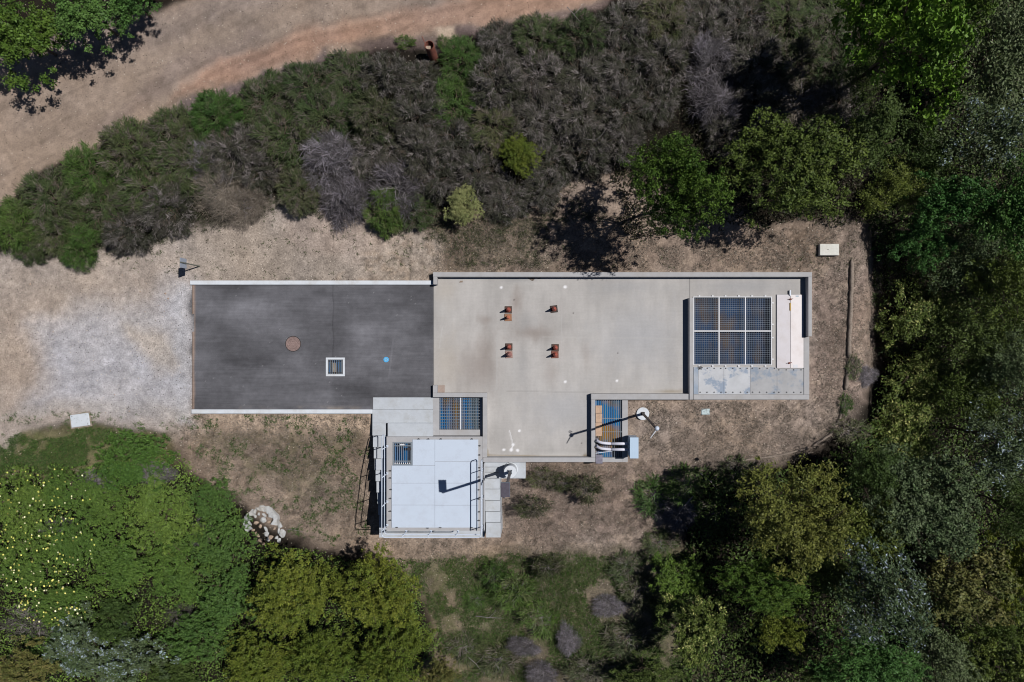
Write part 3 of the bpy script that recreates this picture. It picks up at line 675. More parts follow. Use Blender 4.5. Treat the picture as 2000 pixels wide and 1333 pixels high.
# ------------------------------------------------------------------ right pit
P2 = (1163, 781.4, 1215, 862)
pit('blue and orange water chamber under the barred opening right of the deck', 'pit', 1163, 781.4, 1215, 894, -.03, -.16, M['water2'])
mb = MB(W(1195, 840, 0)); mb.pbox(1215.1, 781.3, 1226.2, 903.2, -1.4, .02); mb.pbox(1176, 894.1, 1215, 903.2, -1.4, .018)
tag(mb.build('pit_surround', M['conc'], bevel=.01), 'flat concrete surround on the right of the barred pit', 'surround')
r = empty('barred_grating', W(1190, 822, 0), 'long-barred grating over blue and orange water beside the pipes', 'grating'); o = Vector(r.location)
mb = MB(o); grating(mb, 1163.4, 781.8, 1214.6, 893.6, .0, 12, 0, .020, .014, .04); mb.build('bars', M['bar'], r)
for y in (817, 843.5, 868):
    mb = MB(o); mb.pbox(1176, y, 1215, y + 1, -.03, .006); mb.build('cross_bar', M['bar'], r)
for k, (y0, y1, dx, lab) in enumerate([(792.5, 808, 0, 'upper tan plank lying on the barred grating'), (808.4, 826, .3, 'middle tan plank lying on the barred grating'), (826.4, 852, -.2, 'lower tan plank lying on the barred grating near the pipes')]):
    mb = MB(W(1169, (y0 + y1) / 2, .02)); mb.pbox(1163.4 + dx, y0, 1176 + dx, y1, .012, .05)
    tag(mb.build('wooden_plank', M['plank'], bevel=.006), lab, 'plank', 'planks on the barred grating')
wall('stone_slab', 'dark grey slab at the lower left corner of the barred pit', [(1163.4, 889, 1177, 906, -.6, .05)], M['slate'], (1170, 897, 0), 'slab')
for k, (y, lab) in enumerate([(867, 'upper white curved pipe entering the cabinet'), (878.4, 'lower white curved pipe entering the cabinet')]):
    z = .62; r = empty('conduit_pipe', W(1196, y, 0), lab, 'pipe', 'white pipes between pit and cabinet'); o = Vector(r.location)
    a = W(1166.5, y - 1.5, z); b = W(1176, y, z); e = W(1232, y, z); d = .075; rr = .24
    pts = [(a[0] + .0, a[1] + .10, -.02), (a[0], a[1] + .10, z - rr)]
    for t in np.linspace(.25, PI / 2, 6):
        pts.append((a[0] + rr * (1 - math.cos(t)), a[1] + .10 * (1 - t / (PI / 2)), z - rr + rr * math.sin(t)))
    m1 = (W(1193, y, z)[0], b[1], z)
    mb = MB(o); mb.tube(pts + [m1], .066, 16); mb.build('elbow', M['pipe'], r, smooth=True)
    mb = MB(o); mb.tube([m1, (e[0], b[1], z)], .072, 16); mb.build('straight_pipe', M['pipe'], r, smooth=True)
    mb = MB(o); mb.cyl((a[0], a[1] + .10, -.01), .12, .12, .06, 14); mb.build('flange', M['darkmetal'], r)
mb = MB(W(1180, 883, .1)); a = W(1163.5, 885.5, .15); b = W(1196, 881.5, .15); mb.tube([a, b], .022, 8)
tag(mb.build('thin_pipe', M['galv']), 'thin white pipe lying below the two curved pipes', 'pipe')
r = empty('control_cabinet', W(1238, 876, -.1), 'pale blue equipment cabinet standing right of the white pipes', 'cabinet'); o = Vector(r.location)
a = W(1231, 855.6, 1.02); b = W(1246.2, 895, 1.02)
mb = MB(o); mb.box(a[0], b[1], .15, b[0], a[1], 1.0); mb.build('body', M['cabinet'], r, .01)
mb = MB(o); mb.box(a[0] - .02, b[1] - .02, 1.002, b[0] + .02, a[1] + .02, 1.04); mb.build('lid', M['cabinet'], r, .008)
for y in (a[1] - .1, b[1] + .1):
    mb = MB(o); mb.box(a[0] + .08, y - .04, -.4, b[0] - .08, y + .04, .15); mb.build('leg', M['bar_dark'], r)
mb = MB(o); mb.box(a[0] - .028, b[1] + .1, .25, a[0] - .004, a[1] - .1, .9); mb.build('door', M['cabinet'], r)
mb = MB(o); mb.box(b[0] + .001, b[1] + .3, .5, b[0] + .03, b[1] + .36, .7); mb.build('handle', M['darkmetal'], r)

# ------------------------------------------------------------------ poles
def pole_footing(mb, c, rad, z0, z1): mb.cyl((c[0], c[1], z0), rad, rad, z1 - z0, 40)
c = GP(1255, 808); r = empty('lamp_pole', c, 'dark pole with a camera dome on a round footing in the dry grass', 'pole'); o = Vector(c)
zf = c[2] + .12
mb = MB(o); pole_footing(mb, c, .31, c[2] - .4, zf); mb.build('footing', M['conc_white'], r, .008)
mb = MB(o); mb.box(c[0] - .09, c[1] - .09, zf, c[0] + .09, c[1] + .09, zf + .02)
mb.build('base_plate', M['darkmetal'], r)
for s in ((1, 1), (1, -1), (-1, 1), (-1, -1)):
    mb = MB(o); mb.cyl((c[0] + s[0] * .07, c[1] + s[1] * .07, zf + .02), .016, .016, .05, 8); mb.build('anchor_bolt', M['bolt'], r)
top = W(1281, 836, 5.55)
mb = MB(o); mb.tube([(c[0], c[1], zf + .02), top], [.065, .052], 12); mb.build('pole', M['pole'], r, smooth=True)
mb = MB(o); mb.sphere((top[0] + .04, top[1] - .02, top[2] + .03), .10); mb.build('camera_dome', M['galv'], r, smooth=True)
mb = MB(o); mb.tube([(top[0] + .04, top[1], top[2] - .1), (top[0] - .14, top[1] + .14, top[2] - .05), (top[0] - .06, top[1] + .2, top[2] + .02), (top[0] + .06, top[1] + .14, top[2])], .018, 6); mb.build('bracket', M['darkmetal'], r)
mb = MB(o)
q0 = Vector((top[0] - .02, top[1] - .12, top[2] + .05)); q1 = Vector((top[0] - .22, top[1] - .42, top[2] - .02))
mb.tube([q0, q1], [.03, .02], 8); mb.build('antenna', M['frame_white'], r)

wall('pole_plinth', 'square concrete plinth under the tall solar pole', [(974.5, 903.6, 1026.4, 935, -1.0, -.05)], M['conc_new'], (1000, 918, 0), 'plinth')
c = W(997.5, 917, -.05); r = empty('solar_pole', c, 'tall pole with a solar panel on a thick white round pier', 'pole'); o = Vector(c)
mb = MB(o); mb.cyl((c[0], c[1], -.049), .36, .34, .06, 40); mb.cyl((c[0], c[1], .01), .31, .30, .62, 40); mb.build('pier', M['conc_white'], r, .015)
mb = MB(o); mb.box(c[0] - .10, c[1] - .10, .63, c[0] + .10, c[1] + .10, .66); mb.build('base_plate', M['bar'], r)
for s in ((1, 1), (1, -1), (-1, 1), (-1, -1)):
    mb = MB(o); mb.cyl((c[0] + s[0] * .08, c[1] + s[1] * .08, .66), .018, .018, .06, 8); mb.build('anchor_bolt', M['bolt'], r)
top = (c[0] + .02, c[1] + .04, 6.0)
mb = MB(o); mb.tube([(c[0], c[1], .66), top], [.075, .06], 12); mb.build('pole', M['pole_grey'], r, smooth=True)
pc = Vector((c[0] + .08, c[1] + .36, 6.15))
def tilted(mb, cx, sx, sy, sz, rx, rz=0):
    q = bmesh.ops.create_cube(mb.bm, size=1)
    mb.xf(Matrix.Translation(Vector(cx) - mb.o) @ Matrix.Rotation(rz, 4, 'Z') @ Matrix.Rotation(rx, 4, 'X') @ Matrix.Diagonal((sx, sy, sz, 1)), q['verts'])
mb = MB(o); tilted(mb, pc, .34, .58, .03, math.radians(6)); mb.build('solar_panel', M['solar'], r)
mb = MB(o); tilted(mb, pc - Vector((0, 0, .03)), .37, .61, .02, math.radians(6)); mb.build('panel_frame', M['bar_dark'], r)
mb = MB(o); mb.tube([top, (pc[0], pc[1], pc[2] - .06)], .03, 8); mb.build('arm', M['pole_grey'], r)

# sign by the yard
c = GP(390, 520.5); r = empty('sign_post', c, 'small upright sign board on a thin post beside the asphalt kerb', 'sign'); o = Vector(c)
mb = MB(o); mb.tube([c, (c[0] - .02, c[1], c[2] + 1.75)], .03, 8); mb.build('post', M['post_green'], r)
mb = MB(o); mb.box(c[0] - .07, c[1] - .24, c[2] + 1.12, c[0] - .05, c[1] + .22, c[2] + 1.68); mb.build('board', M['sign_grey'], r, .004)
mb = MB(o); mb.box(c[0] - .048, c[1] - .04, c[2] + 1.2, c[0] - .03, c[1] + .04, c[2] + 1.26); mb.build('clip', M['darkmetal'], r)

# ------------------------------------------------------------------ traffic cones
def cone(px, py, body, base, label, rz=0, h=.70, r0=.105):
    c = W(px, py, .008); r = empty('traffic_cone', c, label, 'traffic cone', 'traffic cones standing on the deck'); r.rotation_euler.z = rz
    mb = MB(); mb.box(-.175, -.175, 0, .175, .175, .035); mb.build('base', M[base], r, .012)
    mb = MB(); mb.cyl((0, 0, .036), r0 + .012, r0 + .003, .02, 28); mb.cyl((0, 0, .056), r0, .028, h - .056, 28); mb.cyl((0, 0, h), .028, .018, .015, 16)
    mb.build('body', M[body], r, smooth=False)
G_ = 'traffic cones standing on the deck'
cone(993, 605.5, 'cone', 'base_dark', 'red cone on a dark base, upper of the upper left pair')
cone(992.5, 620.5, 'cone_or', 'base_or', 'orange cone on a tan orange base, lower of the upper left pair', .03, .66, .085)
cone(1082, 604, 'cone', 'base_black', 'red cone on a black base standing alone at the upper right', .12)
cone(994, 678, 'cone', 'base_dark', 'red cone on a dark base, upper of the lower left pair')
cone(994.2, 692.8, 'cone_fade', 'base_fade', 'faded pinkish cone on a faded base, lower of the lower left pair', .05, .66, .125)
cone(1084.5, 679.5, 'cone', 'base_dark', 'red cone on a dark brown base, upper of the lower right pair')
cone(1084, 693, 'cone', 'base_brown', 'red cone on a reddish brown base, lower of the lower right pair', .02)

# ------------------------------------------------------------------ lids, manhole, drain
c = W(572.5, 672, 0); r = empty('manhole_cover', c, 'round rusty brown manhole cover in the asphalt', 'manhole cover'); o = Vector(c)
mb = MB(o); mb.cyl((c[0], c[1], -.02), .385, .385, .024, 48); mb.build('ring', M['darkmetal'], r)
mb = MB(o); mb.cyl((c[0], c[1], .004), .355, .35, .012, 48)
mb.build('lid', M['manhole'], r)
for rr in (.13, .24):
    mb = MB(o); mb.tube([(c[0] + rr * math.cos(t), c[1] + rr * math.sin(t), .018) for t in np.linspace(0, 2 * PI, 33)], .012, 6, False); mb.build('raised_ring', M['manhole'], r)
for k in range(12):
    t = k * PI / 6; mb = MB(o); x, y = c[0] + .30 * math.cos(t), c[1] + .30 * math.sin(t); mb.box(x - .02, y - .02, .016, x + .02, y + .02, .026, t); mb.build('raised_stud', M['manhole'], r)
mb = MB(o); mb.cyl((c[0] - .25, c[1] - .1, .0165), .02, .02, .002, 10); mb.build('pick_hole', M['black'], r)
pit('small blue water sump under the square drain grate', 'pit', 640.5, 703.5, 668.5, 730.5, -.02, -.12, mat_water('sump_water', 1.5, .5, .55))
r = empty('square_drain', W(654.5, 717, 0), 'square drain with a white concrete rim and steel bars in the asphalt', 'drain'); o = Vector(r.location)
mb = MB(o); frame(mb, 636.2, 698.8, 673.2, 735.4, .03, 3.8, .2); mb.build('rim', M['conc_white'], r, .006)
mb = MB(o); grating(mb, 640.5, 703, 669, 731, .012, 8, 0, .022, .02); mb.build('bars', M['bar'], r)
for y in (705, 728):
    mb = MB(o); mb.pbox(640.5, y, 669, y + 1, -.02, .015); mb.build('cross_bar', M['darkmetal'], r)
mb = MB(o); mb.pbox(648, 709, 657, 727, -.08, -.045); mb.build('sump_block', M['conc_dirty'], r)
c = W(754.3, 702.8, 0); r = empty('valve_lid', c, 'small bright blue round lid in the asphalt', 'valve lid'); o = Vector(c)
mb = MB(o); mb.cyl((c[0], c[1], -.01), .135, .13, .025, 32); mb.build('lid', M['bluelid'], r)
mb = MB(o); mb.tube([(c[0] + .06 * math.cos(t), c[1] + .06 * math.sin(t), .016) for t in np.linspace(0, 2 * PI, 21)], .008, 6, False); mb.build('ring', M['lid_blue'], r)
def ubox(px, py, wx, wy, hgt, mat, label, rz=0, marks=0, collar=True):
    c = GP(px, py); r = empty('utility_box', c, label, 'utility box'); r.rotation_euler.z = rz
    mb = MB(); mb.box(-wx / 2, -wy / 2, -.3, wx / 2, wy / 2, hgt); mb.build('lid', M[mat], r, .03)
    if collar:
        mb = MB(); mb.box(-wx / 2 - .06, -wy / 2 - .06, -.3, wx / 2 + .06, wy / 2 + .06, hgt - .035); mb.build('collar', M['conc_dirty'], r, .01)
    if marks:
        for (x, y) in ((-wx / 2 + .1, wy / 2 - .08), (wx / 2 - .1, -wy / 2 + .08)):
            mb = MB(); mb.cyl((x, y, hgt), .022, .022, .004, 10); mb.build('bolt', M['darkmetal'], r)
    else:
        mb = MB(); mb.box(-.12, -.02, hgt, -.04, .0, hgt + .006); mb.build('lifting_slot', M['darkmetal'], r)
ubox(1616.5, 489, .94, .56, .22, 'lid', 'thick off-white utility box lid in the dry grass above the deck', 0, 0, False)
ubox(1378, 804.3, .43, .30, .05, 'lid_blue', 'small pale blue utility lid in the dry grass below the deck', 0, 0, False)
ubox(157.5, 821, .92, .62, .06, 'lid_white', 'white rectangular utility lid at the lower edge of the gravel', math.radians(8), 1)

# ------------------------------------------------------------------ rusty pipe, straw rolls
c = GP(846, 106); r = empty('rusty_pipe', c, 'rusty open steel pipe standing at the edge of the dirt road', 'pipe'); o = Vector(c)
def open_tube(mb, p0, p1, ro, ri, n=24):
    mb.tube([p0, p1], ro, n, False); mb.tube([p1, p0], ri, n, False)
mb = MB(o); t0 = Vector((c[0] + .05, c[1] - .25, c[2] - .1)); t1 = Vector((c[0] - .02, c[1] - .02, c[2] + 1.0)); open_tube(mb, t0, t1, .22, .205)
mb.build('shaft', M['rust'], r)
mb = MB(o); mb.tube([t1 + Vector((.212 * math.cos(t), .212 * math.sin(t), 0)) for t in np.linspace(0, 2 * PI, 25)], .018, 6, False); mb.build('rim', M['rust'], r)
mb = MB(o); mb.box(t1.x - .18, t1.y - .15, t1.z - .16, t1.x + .04, t1.y + .02, t1.z - .10); mb.build('cap_plate', M['rock_tan'], r)
mb = MB(o); mb.tube([t1 + Vector((-.2, .1, 0)), t1 + Vector((-.34, .42, .02))], .018, 6); mb.build('rod', M['rust'], r)
def roll(pts, label, rad=.1, mat='wattle', name='straw_roll', cat='straw roll', group='straw rolls edging the slope'):
    P = []
    for (a, b), (c_, d) in zip(pts, pts[1:]):
        n_ = max(2, int(math.hypot(c_ - a, d - b) / 6))
        for i in range(n_): P.append((a + (c_ - a) * i / n_, b + (d - b) * i / n_))
    P.append(pts[-1]); Q = []; R = []
    for i, (x, y) in enumerate(P):
        g = GP(x + random.uniform(-.7, .7), y); Q.append((g[0], g[1], g[2] + rad * .6)); R.append(rad * random.uniform(.85, 1.12))
    R[0] *= .5; R[-1] *= .5
    mb = MB(Q[0]); mb.tube(Q, R, 10); return tag(mb.build(name, M[mat], smooth=True), label, cat, group)
roll([(1663, 507), (1662, 560), (1659, 640), (1657, 700)], 'long straight grey straw roll right of the deck')
roll([(1657, 706), (1655, 730), (1650, 762)], 'short grey straw roll below the long straight one')
roll([(1650, 768), (1640, 820), (1620, 850), (1585, 872)], 'half-buried straw roll curving at the lower right clearing edge', .07)
roll([(1580, 875), (1520, 890), (1430, 902)], 'faint half-buried straw roll along the lower clearing edge', .055)

# ------------------------------------------------------------------ rubble
def rockmesh(name, r, sz, seed, sub=2):
    rr = random.Random(seed); bm = bmesh.new(); bmesh.ops.create_icosphere(bm, subdivisions=sub, radius=r)
    pl_ = [(Vector((rr.uniform(-1, 1), rr.uniform(-1, 1), rr.uniform(-.3, 1))).normalized(), r * rr.uniform(.5, .75)) for _ in range(14)]
    for v in bm.verts:
        for nn, dd in pl_:
            k = v.co.dot(nn)
            if k > dd: v.co -= nn * (k - dd)
        v.co = Vector((v.co.x * sz[0], v.co.y * sz[1], v.co.z * sz[2]))
    me = bpy.data.meshes.new(name); bm.to_mesh(me); bm.free(); return me
# broken ring slab
pts = []; c = GP(513, 1018)
bm = bmesh.new(); N_ = 22; ring = []
for i in range(N_ + 1):
    t = math.radians(215 - i * (215 + 10) / N_)
    ro = (.92 + random.uniform(-.05, .05)); ri = ro - random.uniform(.22, .42)
    row = []
    for rad_, z in ((ro, -.15), (ro * .97, .20 + random.uniform(-.03, .03)), (ri, .19 + random.uniform(-.04, .03)), (ri - .04, -.15)):
        row.append(bm.verts.new((rad_ * math.cos(t) * .98, rad_ * math.sin(t) * 1.05, z)))
    ring.append(row)
for a, b in zip(ring, ring[1:]):
    for k in range(3): bm.faces.new((a[k], b[k], b[k + 1], a[k + 1]))
bm.faces.new(ring[0]); bm.faces.new(ring[-1][::-1])
bmesh.ops.recalc_face_normals(bm, faces=bm.faces)
me = bpy.data.meshes.new('broken_slab'); bm.to_mesh(me); bm.free()
tag(link('broken_slab', me, M['rock'], loc=(c[0], c[1], c[2] + .09)), 'curved broken pale concrete slab around the pile of rocks', 'broken slab')
spots = [(499, 1008, .15, 0), (506, 1004, .13, 0), (517, 1006, .2, 0), (523, 1001, .12, 0), (532, 1008, .19, 0), (501, 1021, .16, 1), (514, 1015, .19, 0), (527, 1020, .14, 1), (548, 1026, .2, 0), (553, 1042, .21, 0), (545, 1036, .15, 0),
         (520, 1033, .17, 0), (521, 1043, .16, 0), (529, 1049, .15, 1), (494, 1037, .17, 1), (505, 1047, .12, 1), (524, 1054, .13, 0), (510, 1055, .13, 1), (515, 1062, .1, 1), (541, 1050, .12, 0), (546, 1056, .14, 0), (500, 1041, .09, 1), (509, 1028, .12, 1), (537, 1032, .11, 1)]
names9 = []
for k, (x, y, s, t) in enumerate(spots):
    g = GP(x, y); me = rockmesh('rock', s * (.8 if k < 5 else 1.25), (1, random.uniform(.5, .95), random.uniform(.35, .55)), k)
    o = link('rock', me, M['rock_tan' if t else 'rock'], loc=(g[0], g[1], g[2] + .05)); o.rotation_euler.z = random.uniform(0, 6)
    tag(o, ('tan angular rock in the rubble pile beside the green bushes' if t else 'grey angular rock in the rubble pile beside the green bushes'), 'rock', 'tan rocks of the rubble pile' if t else 'grey rocks of the rubble pile')

# ================================================================== vegetation
def lobes_for(seed, k, lr):
    r = np.random.default_rng(seed); L = [(0, 0, -.1, .5)]
    for i in range(k):
        d = r.normal(size=3); d /= np.linalg.norm(d); d[2] = abs(d[2]) * .9 - .2
        q = d * r.uniform(.35, .80); L.append((*q, r.uniform(*lr)))
    for i in range(6):
        t = r.uniform(0, 6.28); q = r.uniform(.75, .92); L.append((q * math.cos(t), q * math.sin(t), r.uniform(-.3, .1), r.uniform(.12, .2)))
    return np.array(L)
def crown_mesh(name, seed, ncl, per, ll, lw, cs, k=22, lr=(.2, .36), up=.3, depth=.55):
    """leaf clusters at the branch ends over the lobes of a crown of unit radius; dark gaps between them"""
    r = np.random.default_rng(seed); lob = lobes_for(seed, k, lr)
    w_ = lob[:, 3] ** 2; li = r.choice(len(lob), ncl, p=w_ / w_.sum())
    d = rvec(ncl, r); d[:, 2] = np.where(d[:, 2] < -.3, -d[:, 2], d[:, 2])
    ctr = lob[li, :3] + d * (lob[li, 3] * (1.08 - depth * r.random(ncl) ** 1.7))[:, None]
    sz = cs * r.uniform(.6, 1.35, ncl); n = ncl * per; ci = np.repeat(np.arange(ncl), per)
    # every cluster is drawn out along its twig
    tw = nrm(d + r.normal(size=d.shape) * .6) * .9; al = r.uniform(-1.2, 1.4, (n, 1))
    p = ctr[ci] + tw[ci] * al * sz[ci][:, None] + r.normal(size=(n, 3)) * np.array([1, 1, .6]) * (sz[ci] * .62)[:, None]
    N = nrm(d[ci] * .35 + np.array([0, 0, up]) + r.normal(size=(n, 3)) * .62)
    a = nrm(np.cross(N, rvec(n, r))); b = np.cross(N, a); s = r.uniform(.6, 1.4, (n, 1))
    V = rhombs(p, a * ll * .5 * s, b * lw * .5 * s)
    rc = r.random(ncl); rl = r.random(len(lob))
    C = np.stack([r.random(n) * .55 + rc[ci] * .3 + rl[li][ci] * .15, np.clip(rl[li][ci] * .6 + r.random(n) * .4, 0, 1), rc[ci] * .55 + r.random(n) * .45], 1)
    return quad_mesh(name, V, C)
def spray_mesh(name, seed, nsp, per, ll, lw, fan=.6, rise=.15, dome=.8, swirl=.0):
    """feathery shrub: fans of thin shoots all over a dome of unit radius"""
    r = np.random.default_rng(seed)
    th = r.uniform(0, 2 * PI, nsp); u = np.sqrt(r.random(nsp)) * .93
    out = 1 + .12 * np.sin(th * 3 + r.uniform(0, 6)) + .08 * np.sin(th * 7 + r.uniform(0, 6)); u = u * out
    hx, hy = u * np.cos(th), u * np.sin(th)
    bumps = fbm(hx * 10, hy * 10, 4.0, 3, seed) - .5
    z = dome * np.sqrt(np.clip(1 - (u / 1.15) ** 2, 0.02, 1)) * (.74 + 1.7 * bumps) - r.random(nsp) ** 2 * .35
    o = np.stack([hx, hy, z], 1)
    ang = th + swirl + r.normal(size=nsp) * .55
    A = np.repeat(ang, per) + r.normal(size=nsp * per) * fan
    el = np.repeat(rise + r.normal(size=nsp) * .25, per) + r.normal(size=nsp * per) * .25
    dirv = np.stack([np.cos(A) * np.cos(el), np.sin(A) * np.cos(el), np.sin(el)], 1)
    ax_ = np.repeat(np.stack([np.cos(ang), np.sin(ang), 0 * ang], 1), per, 0)
    t = r.random((nsp * per, 1)); s = r.uniform(.5, 1.3, (nsp * per, 1))
    p = np.repeat(o, per, 0) + ax_ * (t - .5) * ll * 1.4 + r.normal(size=(nsp * per, 3)) * ll * .12
    a = dirv * ll * .5 * s; b = nrm(np.cross(dirv, np.array([0, 0, 1.0]) + r.normal(size=dirv.shape) * .5)) * lw * .5
    V = rhombs(p + a, a, b)
    cl = np.repeat(fbm(hx * 10, hy * 10, 3.0, 2, seed + 5), per)
    C = np.stack([r.random(nsp * per) * .7 + np.repeat(r.random(nsp), per) * .3, np.clip(cl * 1.6 - .3 + r.normal(size=nsp * per) * .15, 0, 1), np.repeat(r.random(nsp), per)], 1)
    return quad_mesh(name, V, C)
def wood_mesh(name, seed, n=9, spread=.52, top=.30, r0=.026, crooked=.08):
    """tapered trunk with forking limbs, unit crown radius; from z=-1 (ground) up to the crown"""
    rr = random.Random(seed); mb = MB()
    mb.tube([(0, 0, -1.0), (rr.uniform(-.04, .04), rr.uniform(-.04, .04), -.7), (rr.uniform(-.07, .07), rr.uniform(-.07, .07), -.35)], [r0 * 1.6, r0 * 1.15, r0], 8)
    for i in range(n):
        t = 2 * PI * i / n + rr.uniform(-.3, .3); L = spread * rr.uniform(.6, 1.1); z = rr.uniform(.0, top)
        p = [Vector((0, 0, -.55 + .03 * i))]
        for s in (.3, .55, .8, 1):
            p.append(Vector((L * s * math.cos(t) + rr.uniform(-crooked, crooked), L * s * math.sin(t) + rr.uniform(-crooked, crooked), -.45 + (z + .45) * s ** .8)))
        mb.tube(p, [r0 * .8, r0 * .6, r0 * .45, r0 * .28, r0 * .1], 6)
        for j in (2, 3):
            q = p[j]; t2 = t + rr.choice((-1, 1)) * rr.uniform(.5, 1.0)
            mb.tube([q, q + Vector((math.cos(t2) * .18, math.sin(t2) * .18, .1)), q + Vector((math.cos(t2) * .34, math.sin(t2) * .34, .16))], [r0 * .4, r0 * .25, r0 * .08], 5)
    me = bpy.data.meshes.new(name); mb.bm.to_mesh(me); mb.bm.free(); return me
LF = {'oak': ((102, 124, 48), (66, 92, 38)), 'bright': ((100, 136, 44), (62, 98, 36)), 'olive': ((100, 114, 50), (68, 84, 38)), 'bronze': ((106, 112, 54), (80, 92, 42)), 'emerald': ((86, 122, 60), (60, 94, 46)), 'deepbush': ((88, 118, 56), (62, 90, 44)), 'yellow': ((112, 122, 48), (76, 96, 36)), 'grey': ((106, 118, 84), (70, 88, 54)), 'dark': ((86, 104, 52), (58, 76, 38)), 'bush': ((98, 124, 54), (68, 94, 42)), 'brownleaf': ((120, 114, 68), (80, 92, 46)), 'pale': ((150, 154, 104), (112, 124, 78))}
for k, (a, b) in LF.items(): M['leaf_' + k] = mat_leaf('leaf_' + k, a, b, m=.98)
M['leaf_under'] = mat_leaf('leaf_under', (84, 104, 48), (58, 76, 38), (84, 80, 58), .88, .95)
M['floor_leaf'] = mat_leaf('floor_leaf', (56, 62, 36), (44, 42, 30), (70, 62, 50), .8, .8)  # darker leaf variant, shade between the shrubs put into its colour
M['leaf_silver'] = mat_leaf('leaf_silver', (102, 116, 84), (68, 88, 54), (148, 162, 172), .78, .9)
M['leaf_speck'] = mat_leaf('leaf_speck', (104, 120, 56), (68, 86, 40), (146, 150, 92), .74, .98)
M['sh_green'] = mat_leaf('shoot_green', (80, 88, 58), (60, 78, 42), (98, 92, 84), .74, 1.02)
M['sh_bright'] = mat_leaf('shoot_bright', (74, 98, 44), (60, 86, 38), (84, 94, 60), .8, 1.02)
M['sh_olive'] = mat_leaf('shoot_olive', (84, 86, 60), (62, 74, 44), (100, 94, 84), .68, 1.02)
M['sh_brown'] = mat_leaf('shoot_brown', (82, 78, 73), (60, 64, 48), (118, 112, 110), .72, .98)
M['sh_grey'] = mat_leaf('shoot_grey', (98, 95, 99), (80, 76, 76), (136, 130, 138), .7, 1.0)
M['sh_dry'] = mat_leaf('shoot_dry', (140, 130, 118), (108, 101, 91), None, .9, .95)
M['flower'] = mat_leaf('petals', (212, 208, 118), (198, 196, 100), (222, 220, 176), .7, 1.0)
LEAF = [crown_mesh('crown', 100 + i, 330, 46, .048, .028, .055) for i in range(4)]
FINE = [crown_mesh('crown', 200 + i, 780, 40, .034, .019, .040, k=30) for i in range(4)]
BUSH = [crown_mesh('crown', 250 + i, 760, 26, .036, .024, .034, k=46, lr=(.14, .26), depth=.4) for i in range(4)]
LOOSE = [crown_mesh('crown', 300 + i, 340, 36, .050, .021, .070, k=26, depth=.8, up=.2) for i in range(3)]
SPR = [spray_mesh('shoots', 400 + i, 440, 20, .17, .016, swirl=(-.4, 0, .5, .2)[i]) for i in range(4)]
SPARSE = [spray_mesh('shoots', 450 + i, 85, 14, .36, .036, fan=.8, rise=.35, dome=.9) for i in range(3)]
TWG = [spray_mesh('twigs', 500 + i, 380, 16, .30, .013, fan=.9, rise=.2, dome=.7, swirl=(.9, -.8, .3)[i]) for i in range(3)]
WOOD = [wood_mesh('trunk', 600 + i) for i in range(4)]
STEM = [wood_mesh('stems', 700 + i, 12, .75, .5, .02, .12) for i in range(3)]
cnt = [0]
def tree(px, py, rx, ry, h, hz, kind, label, mesh='leaf', group=None, name='tree', cat='tree', rz=None):
    """px,py middle of the crown as surveyed, rx, ry its half widths (plan px), h crown-centre height, hz crown half height"""
    cnt[0] += 1; i = cnt[0]; zg = 0.
    for _ in range(4):
        X, Y, z = W(px, py, zg + h); zg = float(G(X, Y))
    k = 1 - z / H_CAM; sx, sy = rx / 40 * k, ry / 40 * k
    r = empty(name, (X, Y, zg), label, cat, group)
    ms = {'leaf': LEAF, 'fine': FINE, 'bush': BUSH, 'loose': LOOSE, 'spray': SPR, 'twig': TWG, 'sparse': SPARSE}[mesh]
    me = ms[i % len(ms)]
    if mesh in ('spray', 'twig', 'sparse'):
        c = link('foliage' if mesh != 'twig' else 'twigs', me, M[kind], r); c.location = (0, 0, 0); c.scale = (sx, sy, hz)
        st_ = link('stems', STEM[i % 3], M['bark' if mesh == 'spray' else 'deadwood'], r); st_.location = (0, 0, hz * .45); st_.scale = (sx * .9, sy * .9, hz * .5)
        c.rotation_euler.z = 0
    else:
        c = link('crown', me, M['leaf_' + kind], r); c.location = (0, 0, h); c.scale = (sx, sy, hz)
        t = link('trunk', WOOD[i % 4], M['bark'], r); t.location = (0, 0, h); t.scale = (sx * .85, sy * .85, max(h, .2))
    a = rz if rz is not None else (i * 2.399) % (2 * PI)
    if abs(sx - sy) / max(sx, sy) < .25: r.rotation_euler.z = a
    return r
